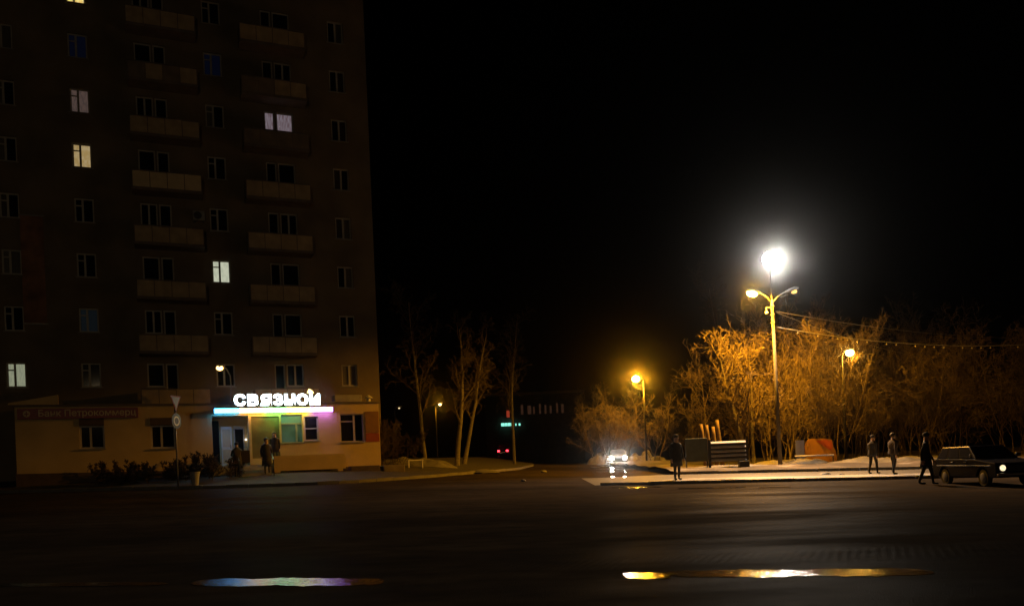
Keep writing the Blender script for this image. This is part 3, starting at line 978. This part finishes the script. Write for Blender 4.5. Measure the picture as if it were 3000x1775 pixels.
# ================================================================ snow
def snow(name, label_, cx, cy, lx, ly, h, seed, base):
    xs = frange(cx - lx, cx + lx, 40); ys = frange(cy - ly, cy + ly, 24)
    def z(x, y):
        u, v = (x - cx) / lx, (y - cy) / ly
        e = max(0, 1 - u * u - v * v)
        nz = .6 + .55 * noise.noise((x * 1.1 + seed, y * 1.1, seed)) + .25 * noise.noise((x * 3 + seed, y * 3, seed))
        return base(x, y) - .06 + h * (e ** .5) * max(0, nz) + (.05 * e)
    o = sheet(name, xs, ys, z, M['snow'], kind='stuff')
    o['label'] = label_; o['category'] = 'snow'
    return o
snow('snow_heap', 'dirty snow heap lit orange beside the far road', 9.3, 81, 1.9, 1.5, 1.5, 1, gz)
snow('snow_heap', 'long snow heap right of the oncoming car', 12.9, 80, 2.3, 1.5, 1.4, 2, gz)
snow('snow_heap', 'snow bank lit orange under the trees', 16.0, 47.6, 2.6, 1.0, .35, 3, vz)
snow('snow_heap', 'snow bank below the orange board and two walkers', 21.5, 47.0, 3.6, 1.4, .35, 4, vz)
snow('snow_heap', 'thin snow strip under the bench', 11.8, 44.6, 2.3, .6, .18, 5, vz)
snow('snow_heap', 'snow bank behind the person near the car', 27.5, 49.0, 2.6, 1.4, .4, 6, vz)
snow('snow_heap', 'snow heap lit orange beside the shop corner', -5.6, 49, 2.4, 1.2, .6, 7, lawn_z)
snow('snow_heap', 'small bright snow strip along the curved kerb', -1.6, 46.3, .9, .5, .16, 8, lawn_z)
def lump(label, x, y, r_, seed):
    o = tag(MB().ball((0, 0, 0), r_, 8, sx=1.5, sz=.6).build('ice_lump', M['snow']), label, 'ice lump', 'ice lumps on the road')
    o.location = (x, y, gz(x, y) + r_ * .3); o.rotation_euler = (0, 0, seed)
    for v in o.data.vertices:
        v.co *= 1 + .25 * noise.noise(v.co * 9 + Vector((seed, 0, 0)))
lump('small pale ice lump lying in the middle of the side street', 1.9, 50.0, .16, 1)
lump('small pale ice lump near the mouth of the side street', .5, 38.0, .11, 2)
lump('bright broken ice lump on the pavement near the walkers', 14.3, 37.5, .2, 3)
lump('flat broken ice piece beside the bright lump on the pavement', 14.8, 36.9, .17, 4)

# ================================================================ main lamp post
lp = thing('lamp_post', 'tall concrete lamp post with white floodlight and two orange arms', 'lamp post', (15.05, 46, .7))
LZ = .7
MB().tube([(0, 0, -.3), (-.04, 0, 4.5), (-.08, 0, 9.3)], [.125, .1, .07], 12).build('post', M['pole'], lp, smooth=True)
MB().tube([(-.08, 0, 9.25), (-.1, 0, 11.2)], .035, 8).build('mast', M['grey_metal'], lp, smooth=True)
mb = MB()
for z_ in (8.0, 8.45, 8.9):
    mb.box(-.16, .0, -.13, .13, z_, z_ + .07)
mb.box(-.42, -.05, -.03, .03, 8.85, 8.91)
mb.build('clamp', M['grey_metal'], lp)
MB().ball((-.4, 0, 8.58), .09).tube([(-.4, 0, 8.6), (-.4, 0, 8.9)], .02, 6).build('insulator', M['white'], lp, smooth=True)
def cobra(parent, dx, dz, yaw, emat, br=.3):
    s_ = 1 if dx > 0 else -1
    MB().tube([(-.08, 0, 9.1), (-.08 + dx * .35, -.04, 9.1 + dz * .55), (-.08 + dx * .7, -.08, 9.1 + dz * .85), (-.08 + dx, -.1, 9.1 + dz)], .03, 7).build('arm', M['grey_metal'], parent, smooth=True)
    mt_ = Matrix.Translation((-.08 + dx, -.1, 9.1 + dz)) @ Matrix.Rotation(R(-14 * s_), 4, 'Y')
    h = MB()
    h.prism([(-.1 * s_, -.04), (.15 * s_, -.05), (.62 * s_, -.05), (.66 * s_, .02), (.45 * s_, .14), (.1 * s_, .1), (-.1 * s_, .05)], -.15, .15, mt_)
    hd = h.build('lamp_head', M['grey_metal'], parent, bevel=.03)
    MB().ball((0, 0, 0), br, 14, sy=.75, sz=.6, mtx=mt_ @ Matrix.Translation((.36 * s_, 0, -.13))).build('bowl', emat, hd, smooth=True)
    return (mt_ @ Vector((.36 * s_, -.36, -.16)))
e_sod = emit("sodium_bowl", (1.0, 0.55, 0.1), 90)
e_sod_dim = emit("sodium_bowl_dim", (1.0, 0.66, 0.25), 1.0)
pL = cobra(lp, -.75, .62, 0, e_sod)
pR = cobra(lp, .85, .62, 0, e_sod_dim, .17)
spot('sodium_light', pL, (-.02, .2, -1), SOD_W, SODIUM, 172, .22, .12, lp)
spot('sodium_throw', pL, (-.28, -.93, -.24), 900, SODIUM, 70, .7, .14, lp)
spot('sodium_light', pR, (.45, .3, -1), 600, SODIUM, 150, .4, .12, lp)
fl = MB().ball((-.1, 0, 11.6), .42, 18).build('floodlight_globe', emit("flood_globe", (1, .97, .93), 25), lp, smooth=True)
MB().lathe([(.14, 11.12), (.2, 11.18), (.2, 11.24)], 14, c=(-.1, 0, 0)).build('globe_collar', M['grey_metal'], lp)
spot('floodlight', (-.0, -.55, 11.35), (.12, -.78, -.62), FLOOD_W, (1, .92, .79), 134, .5, .2, lp)

# overhead cables
def cable(a, b_, sag, n=24):
    a, b_ = Vector(a), Vector(b_)
    return [a.lerp(b_, i / n) + Vector((0, 0, -sag * 4 * (i / n) * (1 - i / n))) for i in range(n + 1)]
w1 = tag(MB().tube(cable((15.15, 46, 9.35), (45, 62, 9.2), .7), .016, 5).build('overhead_cable', M['grey']), 'upper thin cable strung from the lamp post over the trees', 'cable')
w2 = tag(MB().tube(cable((15.2, 46.05, 9.3), (40, 70, 8.2), .6), .014, 5).build('overhead_cable', M['grey']), 'second thin cable strung from the same lamp post clamp', 'cable')
gl = thing('light_garland', 'garland cable with small unlit bulbs hanging from the lamp post', 'garland', (15.2, 45.95, 8.45))
gp = cable((0, 0, 0), (27.5, 4.5, .1), 1.35, 46)
MB().tube(gp, .02, 5).build('cable', M['grey'], gl)
bm_ = MB().ball((0, 0, 0), .05, 8).tube([(0, 0, .03), (0, 0, .12)], .012, 5).mesh('bulb')
bm_.materials.append(mat("bulb_glass", (.3, .29, .27), .1, .05))
for i in range(2, 46):
    if rnd.random() < .32: continue
    o = link_mesh('bulb', bm_, gl)
    o.location = gp[i] - Vector((0, 0, .12))

# other street lamps
def street_lamp(label, x, y, zb, zt, dx, strength, watts, r_=.24, size=165, warm=SODIUM, ec=(1.0, .56, .1), tilt=-.3):
    t = thing('street_lamp', label, 'street lamp', (x - dx, y, zb))
    h = zt - zb
    MB().tube([(0, 0, -.2), (0, 0, h * .6), (0, 0, h + .05)], [.1, .08, .05], 9).build('post', M['blackmetal'], t, smooth=True)
    MB().tube([(0, 0, h), (dx * .4, 0, h + .3), (dx * .75, 0, h + .34)], .03, 7).build('arm', M['grey_metal'], t, smooth=True)
    s_ = 1 if dx > 0 else -1
    hd = MB().box(dx * .72, dx + .3 * s_, -.13, .13, h + .22, h + .38).build('lamp_head', M['grey_metal'], t, bevel=.04)
    MB().ball((dx, 0, h + .16), r_, 14, sz=.85).build('bowl', emit("lamp_bowl", ec, strength), hd, smooth=True)
    if watts:
        spot('street_light', (dx, -r_ - .16, h + .14), (0, tilt, -1), watts, warm, 174, .2, .12, t)
    return t
street_lamp('glowing orange street lamp far along the side street', 11.8, 76, .95, 8.6, -.7, 160, 5500, .34, tilt=-.22)
street_lamp('glowing orange street lamp standing among the bushes', 21.05, 50.4, .75, 7.2, .5, 110, 500, .24, tilt=.05)
street_lamp('small round whitish street lamp between birch trunks', -7.2, 85, 1.9, 7.7, .5, 5, 250, .17, ec=(1, .85, .55))
street_lamp('tiny distant street lamp beyond the shop corner', -12.4, 92, 2.0, 8.0, .5, 1.2, 0, .1, ec=(1, .75, .4))
street_lamp('added street lamp out of sight behind the block to light the birches', -9.4, 56, 1.5, 8.5, .6, 10, 120, .2)  # added source, hidden from view, brightens the birches

# added lamp, unseen behind the viewer, to light the block's front
bl = street_lamp('added street lamp unseen behind the viewer to light the block front', -4.0, -9.0, 0, 10.5, .8, 20, 0, .25)
bl.location.y = -9.0
spot('street_light', (.8, .35, 10.2), (-.42, .9, -.1), 1500, (1, .74, .42), 110, .5, .15, bl)

# ================================================================ street furniture
def sign_mesh(poly, y0, y1): return MB().prism(poly, y0, y1)
rs = thing('road_sign', 'road sign post with triangle over round plate by the kerb', 'road sign', (-15.05, 36.85, gz(-15.05, 36.85) + .13), R(78))
MB().tube([(0, 0, -.2), (0, 0, 4.0)], .035, 8).build('post', M['grey_metal'], rs, smooth=True)
tri = MB().prism([(-.4, 4.05), (.4, 4.05), (0, 3.36)], -.06, -.045).build('triangle_plate', M['redorange'], rs)
MB().prism([(-.29, 3.99), (.29, 3.99), (0, 3.48)], -.068, -.0605).build('triangle_face', M['sill'], tri)
mx = Matrix.Translation((0, -.06, 2.92)) @ Matrix.Rotation(R(90), 4, 'X')
rd = MB().lathe([(.35, -.015), (.35, 0)], 28, mtx=mx).build('round_plate', M['blackmetal'], rs)
mb = MB()
n = 28
vs = [(.22 * math.cos(6.2832 * i / n), -.066, 2.92 + .22 * math.sin(6.2832 * i / n)) for i in range(n)] + [(.15 * math.cos(6.2832 * i / n), -.066, 2.92 + .15 * math.sin(6.2832 * i / n)) for i in range(n)]
mb.add(vs, [(i, (i + 1) % n, n + (i + 1) % n, n + i) for i in range(n)])
mb.build('ring', M['white'], rd, recalc=False)

lb_ = thing('litter_bin', 'pale grey tapered litter bin beside the road sign post', 'litter bin', (-14.3, 36.9, gz(-14.3, 36.9) + .13))
MB().lathe([(.14, 0), (.15, .05), (.21, .55), (.23, .58), (.23, .62), (.19, .62), (.17, .3)], 16).build('bowl', M['grey'], lb_, smooth=False)
MB().box(-.2, .2, -.2, .2, -.12, .0).build('foot', M['concrete'], lb_)

# tall backed slatted bench and green panel
be = thing('slatted_bench', 'dark bench with tall back of pale horizontal slats', 'bench', (11.7, 44.2, vz(11.7, 44.2)), R(2))
for x in (-1.05, 1.0):
    MB().box(x - .06, x + .06, -.05, .05, -.1, 1.5).build('post', M['blackmetal'], be)
for i in range(5):
    z_ = .32 + i * .235
    MB().box(-.98, .92, -.02, .02, -.065, .065, Matrix.Translation((0, -.1, z_ + .07)) @ Matrix.Rotation(R(-34), 4, 'X')).build('slat', M['slat'], be, bevel=.01)
MB().box(-1.0, .95, -.045, -.02, .3, 1.42).build('back_board', M['blackmetal'], be)
MB().box(.45, .98, -.45, -.1, -.1, .3).build('foot_block', M['blackmetal'], be, bevel=.02)
gpn = thing('green_panel', 'dull green sheet metal panel standing beside the slatted bench', 'panel', (10.0, 44.3, vz(10.0, 44.3)), R(-3))
MB().box(-.6, .58, -.03, .03, .35, 1.6).build('sheet', M['green'], gpn, bevel=.02)
for x in (-.57, .55):
    MB().box(x - .03, x + .03, -.028, .028, -.1, .345).build('leg', M['blackmetal'], gpn)
# blue and orange board behind a low rail
bb = thing('painted_board', 'blue and orange painted board with rounded corner behind the rail', 'board', (17.6, 48.3, vz(17.6, 48.3) - .15))
MB().box(-.85, -.35, -.03, .03, .12, 1.5).build('blue_panel', M['blue'], bb)
poly = [(-.33, .1), (1.55, .1), (1.5, .75), (1.35, 1.05), (1.3, 1.45), (.9, 1.55), (-.05, 1.56), (-.22, 1.42), (-.33, 1.1)]
MB().prism(poly, -.035, .035).build('orange_panel', M['orange'], bb)
MB().prism([(.35, 1.42), (.95, 1.47), (1.28, 1.36), (1.32, 1.05), (1.2, .82)], -.045, -.037).build('red_motif', M['redorange'], bb)
MB().box(-.8, -.72, .03, .09, -.2, 1.4).box(1.3, 1.38, .035, .09, -.2, 1.2).build('stake', M['blackmetal'], bb)
rl_ = thing('low_rail', 'low metal rail in front of the painted board', 'rail', (17.3, 47.2, vz(17.3, 47.2)))
MB().tube([(-1.0, 0, .42), (1.25, 0, .4)], .045, 8).build('bar', M['slat'], rl_)
for x in (-.95, 1.2):
    MB().tube([(x, 0, -.1), (x, 0, .42)], .035, 8).build('post', M['blackmetal'], rl_)
# white bench frame by the shop corner
wbn = thing('white_bench', 'small white painted bench frame on the lit snow', 'bench', (-5.5, 46.6, lawn_z(-5.5, 46.6)), R(20))
MB().box(-.45, .45, -.15, .15, .4, .45).build('seat', M['white'], wbn)
for x in (-.42, .36):
    MB().box(x, x + .06, -.13, .13, -.05, .395).build('leg', M['white'], wbn)
# round sign far up the street
fs_ = thing('street_sign', 'small round sign on a thin post beside the far road', 'road sign', (11.6, 83.5, gz(11.6, 83.5)))
MB().tube([(0, 0, 0), (0, 0, 2.9)], .03, 6).build('post', M['grey_metal'], fs_)
MB().lathe([(.32, -.01), (.32, .01)], 20, mtx=Matrix.Translation((0, -.05, 2.65)) @ Matrix.Rotation(R(90), 4, 'X')).build('plate', M['orange'], fs_)

# ================================================================ distant building
db = thing('distant_building', 'far low building with slanted reddish lit windows and teal sign', 'building', (3.5, 134, 1.0), R(-2))
MB().box(-7.5, 8.5, 0, 8, -.5, 11.5).build('wall', M['lawn'], db)
MB().box(-7.8, 8.8, -.3, 8.3, 11.5, 11.9).build('roof', M['slab'], db)
e_rw = emit("far_lit_window", (.55, .2, .1), .035, (.75, .4, .25), 3)
for i in range(8):
    x = -1.6 + i * .95 + rnd.uniform(-.15, .15)
    wv_ = MB().box(x, x + rnd.choice([.3, .4, .6]), -.06, -.004, 8.3, 9.9 - .2 * (i % 3)).build('window', e_rw, db)
tqs = tag(thing('teal_sign', 'small glowing teal shop sign on the far building', 'sign', (-1.5, 133.4, 7.5)), 'small glowing teal shop sign on the far building', 'sign')
e_t = emit("teal_light", (.3, .95, .75), 1.2)
x = 0
for w in (.55, .4, .5, .35, .2, .3):
    MB().box(x, x + w, 0, .12, 0, .5 - .15 * (x > 1.6)).build('light_segment', e_t, tqs)
    x += w + (.05 if x < 1.5 else .35)
rsg = tag(MB().box(-.25, .25, -.06, .06, 0, 1.1).build('red_lightbox', emit("red_light", (1, .12, .05), .25)), 'dim vertical red light box above the teal sign', 'sign')
rsg.location = (-.3, 133.3, 8.9)

# ================================================================ vehicles
def wheel(parent, x, y, r_, w):
    mx = Matrix.Translation((x, y, r_)) @ Matrix.Rotation(R(90), 4, 'X')
    wl_ = MB().lathe([(r_ * .6, -w / 2), (r_ * .93, -w / 2), (r_, -w * .35), (r_, w * .35), (r_ * .93, w / 2), (r_ * .6, w / 2)], 24, mtx=mx).build('wheel', M['rubber'], parent, smooth=False)
    s_ = -1 if y > 0 else 1
    MB().lathe([(r_ * .58, w / 2 + .002), (r_ * .5, w / 2 + .012), (r_ * .2, w / 2 + .022)], 18, mtx=Matrix.Translation((x, y, r_)) @ Matrix.Rotation(R(90 * s_), 4, 'X')).build('rim', M['grey_metal'], wl_)

def arch(cx, r_, n=8, z=.3):
    return [(cx + r_ * math.cos(math.pi - math.pi * i / n), z + r_ * math.sin(math.pi - math.pi * i / n)) for i in range(n + 1)]

def car(name, label, loc, heading, paint, front_e=None, rear_e=None, group=None, lens=.1):
    t = thing(name, label, 'car', loc, heading, group)
    hw = .79
    low = [(-2.02, .32)] + arch(-1.2, .36, z=.3) + arch(1.24, .36, z=.3) + [(1.98, .3), (2.04, .42), (2.03, .72), (1.96, .80), (1.0, .90), (.75, .93), (-1.75, .95), (-1.98, .9), (-2.06, .7), (-2.06, .42)]
    b = MB().prism(low, -hw, hw).build('body', M[paint], t, bevel=.035)
    cab = MB()
    zb, zt = .93, 1.42
    A = [(-1.86, -.74, zb), (.82, -.74, zb), (.82, .74, zb), (-1.86, .74, zb), (-1.62, -.6, zt - .04), (.16, -.6, zt - .03), (.16, .6, zt - .03), (-1.62, .6, zt - .04)]
    cab.add(A, [(0, 3, 2, 1), (4, 5, 6, 7), (0, 1, 5, 4), (1, 2, 6, 5), (2, 3, 7, 6), (3, 0, 4, 7)])
    cb = cab.build('cabin', M[paint], t, bevel=.04)
    def lerp3(a, b_, t_): return Vector(a).lerp(Vector(b_), t_)
    def glass(q0, q1, q2, q3, u0, u1, v0, v1, nm, off):
        # quad on the face q0..q3 (bottom-left, bottom-right, top-right, top-left)
        def P(u, v): return lerp3(lerp3(q0, q1, u), lerp3(q3, q2, u), v)
        ps = [P(u0, v0), P(u1, v0), P(u1, v1), P(u0, v1)]
        nn = (ps[1] - ps[0]).cross(ps[3] - ps[0]).normalized() * off
        MB().add([p + nn for p in ps] + [p - nn * .5 for p in ps], [(0, 1, 2, 3), (7, 6, 5, 4), (0, 4, 5, 1), (1, 5, 6, 2), (2, 6, 7, 3), (3, 7, 4, 0)]).build(nm, M['carglass'], cb)
    for sd in (0, 1):
        q = (A[0], A[1], A[5], A[4]) if sd == 0 else (A[2], A[3], A[7], A[6])
        spans = [(.06, .27), (.31, .60), (.64, .93)] if sd == 0 else [(.07, .36), (.40, .69), (.73, .94)]
        for u0, u1 in spans:
            glass(*q, u0, u1, .1, .86, 'side_window', .006)
    glass(A[1], A[2], A[6], A[5], .05, .95, .08, .92, 'windscreen', .006)
    glass(A[3], A[0], A[4], A[7], .08, .92, .12, .88, 'rear_window', .006)
    for x in (-1.2, 1.24):
        for y in (-.69, .69):
            wheel(t, x, y, .3, .17)
    MB().box(2.03, 2.13, -.78, .78, .36, .47).build('bumper', M['chrome'], t, bevel=.02)
    MB().box(-2.15, -2.06, -.78, .78, .36, .47).build('bumper', M['chrome'], t, bevel=.02)
    MB().box(2.031, 2.045, -.42, .42, .52, .72).build('grille', M['blackmetal'], t)
    for y in (-.58, .58):
        hx = Matrix.Translation((2.03, y, .63)) @ Matrix.Rotation(R(90), 4, 'Y')
        hl_ = MB().lathe([(lens * 1.18, 0), (lens * 1.18, .02), (lens * .9, .03)], 18, mtx=hx).build('headlight', M['grey_metal'], t)
        MB().lathe([(lens, .031), (lens * .7, .05), (lens * .2, .06)], 18, mtx=hx).build('lens', front_e or M['carglass'], hl_, smooth=True)
        MB().box(-2.085, -2.061, y - .14, y + .14, .55, .75).build('tail_light', rear_e or M['redorange'], t, bevel=.01)
        s_ = 1 if y > 0 else -1
        MB().box(.62, .72, .78 * s_ - .06, .78 * s_ + .1 * s_, .98, 1.1).build('mirror', M['blackmetal'], t, bevel=.015)
        MB().box(-1.7, 1.75, s_ * (hw + .002), s_ * (hw + .014), .70, .725).build('trim_strip', M['chrome'], t)
        for x in (-.7, .15):
            MB().box(x, x + .16, s_ * (hw + .002), s_ * (hw + .03), .82, .85).build('door_handle', M['chrome'], t)
    return t
e_side = emit("parked_headlight", (1, .74, .36), 1.3, (1, .86, .6), 20)
car('parked_car', 'dark boxy old estate car parked at the pavement with dim headlights', (16.7, 29.0, gz(16.7, 29)), R(-90), 'carpaint', e_side)
oc = car('oncoming_car', 'car driving down the side street with dazzling white headlights', (9.6, 74.1, gz(9.6, 74)), R(-97), 'carpaint_far', emit("bright_headlight", (1, .93, .82), 60), lens=.16)
for y in (-.58, .58):
    spot('headlight_beam', (2.25, y, .62), (1, 0, .0), 850, (1, .92, .8), 22, .6, .1, oc)
car('far_car', 'distant dark car seen from behind with red tail lights glowing', (-1.15, 112, gz(-1.15, 112) + .9), R(90), 'carpaint', None, emit("red_tail", (1, .03, .05), 10))

# ================================================================ people
def person(label, loc, facing, h=1.75, pose='stand', coat='cloth_dark', legs='cloth_black', coat_len=.46, hat=None, long_hair=False, arm=None, group=None, step=.2):
    k = h / 1.75
    t = thing('person', label, 'person', loc, facing, group)
    V, E_, Rd = [], [], []
    def v(x, y, z, r_):
        V.append((x * k, y * k, z * k)); Rd.append(r_ * k); return len(V) - 1
    def e(a, b_): E_.append((a, b_))
    pel = v(0, 0, .96, .15)
    ches = v(0, .02, 1.2, .155); sh_ = v(0, .0, 1.38, .13); nk = v(0, .02, 1.48, .062); h1 = v(0, .045, 1.57, .085); h2 = v(0, .045, 1.655, .1); h3 = v(0, .035, 1.72, .06)
    ns = v(0, .135, 1.6, .022)
    for a, b_ in ((pel, ches), (ches, sh_), (sh_, nk), (nk, h1), (h1, h2), (h2, h3), (h1, ns)): e(a, b_)
    for s_ in (-1, 1):
        st_ = {'walk': step * s_, 'stand': .03 * s_}[pose]
        hp = v(.095 * s_, 0, .9, .1); kn = v(.1 * s_, st_ * .6 + .03, .5, .068); an = v(.105 * s_, st_ - (.05 if st_ < 0 and pose == 'walk' else 0), .09, .045)
        he = v(.11 * s_, st_ - .02, .045, .042); to = v(.13 * s_, st_ + .17, .035, .034)
        for a, b_ in ((pel, hp), (hp, kn), (kn, an), (an, he), (he, to)): e(a, b_)
        s0 = v(.19 * s_, 0, 1.375, .078)
        if arm == 'front':
            el = v(.27 * s_, .06, 1.1, .055); wr = v(.16 * s_, .27, 1.06, .038); hd = v(.12 * s_, .34, 1.07, .034)
            dirf = Vector((-.35 * s_, .9, .05))
        else:
            sw = -.16 * s_ if pose == 'walk' else .03
            el = v(.26 * s_, sw * .5 - .03, 1.1, .055); wr = v(.27 * s_, sw + .04, .86, .038); hd = v(.27 * s_, sw + .06, .79, .034)
            dirf = Vector((0, .25, -1))
        for a, b_ in ((sh_, s0), (s0, el), (el, wr), (wr, hd)): e(a, b_)
        dirf.normalize()
        sidev = dirf.cross(Vector((1, 0, 0)) if abs(dirf.x) < .8 else Vector((0, 0, 1))).normalized()
        hp_ = Vector(V[hd]) / k
        for fi, (o_, ln) in enumerate(((-.03, .075), (-.01, .09), (.01, .085), (.03, .065))):
            a_ = hp_ + sidev * o_ + dirf * .035
            b2 = a_ + dirf * ln * .6; c2 = b2 + (dirf + Vector((-.5 * s_, 0, 0))).normalized() * ln * .5
            i1 = v(*a_, .011); i2 = v(*b2, .0095); i3 = v(*c2, .008)
            e(hd, i1); e(i1, i2); e(i2, i3)
        tb = hp_ + sidev * -.045 + dirf * .005
        tb2 = tb + (dirf * .7 + sidev * -.6) * .05
        i1 = v(*tb, .012); i2 = v(*tb2, .01); e(hd, i1); e(i1, i2)
    me = bpy.data.meshes.new('body'); me.from_pydata(V, E_, [])
    tmp = bpy.data.objects.new('tmp', me); C.objects.link(tmp)
    sm = tmp.modifiers.new('skin', 'SKIN')
    if not me.skin_vertices: 
        with bpy.context.temp_override(object=tmp): pass
    for i, sv in enumerate(me.skin_vertices[0].data):
        sv.radius = (Rd[i], Rd[i]); sv.use_root = (i == 0)
    # flatten the trunk front to back
    for i in (pel, ches, sh_):
        me.skin_vertices[0].data[i].radius = (Rd[i] * 1.25, Rd[i] * .85)
    tmp.modifiers.new('sub', 'SUBSURF').levels = 1
    dg = bpy.context.evaluated_depsgraph_get()
    bm2 = bpy.data.meshes.new_from_object(tmp.evaluated_get(dg))
    bpy.data.objects.remove(tmp)
    bm2.name = 'body'
    bm2.materials.clear()
    for m_ in (M[coat], M[legs], M['skin'], M['rubber']): bm2.materials.append(m_)
    for p in bm2.polygons:
        c_ = p.center / k
        if c_.z > 1.49: p.material_index = 2
        elif c_.z < .1: p.material_index = 3
        elif c_.z < .9 and abs(c_.x) < .2: p.material_index = 1
        elif arm == 'front' and c_.y > .29: p.material_index = 2
        elif c_.z < .82 and abs(c_.x) >= .2: p.material_index = 2
        p.use_smooth = True
    b = link_mesh('body', bm2, t)
    # coat skirt following the hips
    if coat_len:
        z1, z0 = 1.1, .95 - coat_len
        mb = MB(); n_ = 18; rings = []
        prof = [(z1, .2, .145), (.98, .225, .165), ((.98 + z0) / 2, .235, .18), (z0, .25, .2), (z0 + .01, .235, .185), ((.98 + z0) / 2, .22, .165)]
        vs_, fs2 = [], []
        for z_, rx, ry in prof:
            for i in range(n_):
                a_ = 6.28319 * i / n_
                vs_.append((rx * k * math.cos(a_), ry * k * math.sin(a_), z_ * k))
        for j in range(len(prof) - 1):
            for i in range(n_):
                i2 = (i + 1) % n_
                fs2.append((j * n_ + i, j * n_ + i2, (j + 1) * n_ + i2, (j + 1) * n_ + i))
        mb.add(vs_, fs2)
        mb.build('coat', M[coat], t, smooth=True, recalc=False)
    hb = MB()
    if hat:
        hb.ball((0, .03 * k, 1.7 * k), .109 * k, 14, sz=.85)
        hb.build('knit_hat', M[hat], t, smooth=True)
    else:
        hb.ball((0, .01 * k, 1.675 * k), .117 * k, 14, sz=.95)
        if long_hair:
            hb.ball((0, -.055 * k, 1.52 * k), .12 * k, 14, sx=1.05, sy=.6, sz=1.6)
        hb.build('hair', M['hair'], t, smooth=True)
    for s_ in (-1, 1):
        pass
    return t
px_, py_ = 7.1, 35.4
person('person in a long black coat standing alone on the pavement edge', (px_, py_, pz(px_, py_)), R(200), 1.93, 'stand', 'cloth_black', 'cloth_black', .42, hat='cloth_black')
person('person in a dark jacket walking away with left shoulder lit', (16.3, 37.0, pz(16.3, 37)), R(-60), 1.72, 'walk', 'cloth_dark', 'cloth_black', .16, hat='cloth_brown', step=.13)
person('person in a dark jacket walking just ahead of another walker', (16.75, 36.0, pz(16.75, 36)), R(-72), 1.8, 'walk', 'cloth_brown', 'cloth_black', .1, step=-.09)
person('large dark clad person standing close to the parked car', (15.1, 29.9, gz(15.1, 29.9)), R(-120), 1.86, 'walk', 'cloth_black', 'cloth_black', .35, hat='cloth_black')
p = fpos(6.55, 4.35, 0)
person('person in a dark coat waiting left of the shop steps', (p.x, p.y, lz(6.55, 4.35)), ANG + R(10), 1.66, 'stand', 'cloth_dark', 'cloth_black', .4, arm='front', hat='cloth_black')
sbag = thing('shopping_bag', 'square dark bag held by the person at the steps', 'bag', fpos(6.95, 4.3, 2.05), ANG)
MB().box(-.2, .2, -.09, .09, 0, .62).build('bag_body', M['cloth_brown'], sbag, bevel=.02)
MB().tube([(-.1, 0, .6), (-.08, 0, .78), (.08, 0, .78), (.1, 0, .6)], .012, 6).build('handle', M['cloth_brown'], sbag)
p = fpos(7.95, 4.2, 0)
person('person in a long dark coat standing right of the shop steps', (p.x, p.y, 1.46), ANG + R(190), 1.78, 'stand', 'cloth_dark', 'cloth_dark', .55)
p = fpos(8.5, 3.05, 0)
person('person with long hair in brown coat behind the ramp parapet', (p.x, p.y, 1.95), ANG + R(160), 1.62, 'stand', 'cloth_brown', 'cloth_dark', .3, long_hair=True)

# ================================================================ haze box added for the bloom round the lamps
hz = MB().box(-110, 110, -20, 190, -3, 34).build('bloom_haze', [], kind='stuff')
hm = bpy.data.materials.new("lamp_bloom_haze")
hm.use_nodes = True
nt = hm.node_tree
for n in list(nt.nodes):
    if n.type == 'BSDF_PRINCIPLED': nt.nodes.remove(n)
pv = nt.nodes.new("ShaderNodeVolumePrincipled")
pv.inputs["Color"].default_value = (0.95, 0.95, 0.95, 1)
pv.inputs["Density"].default_value = 0.00043
pv.inputs["Anisotropy"].default_value = 0.99
nt.links.new(pv.outputs[0], nt.nodes["Material Output"].inputs["Volume"])
hz.data.materials.append(hm)
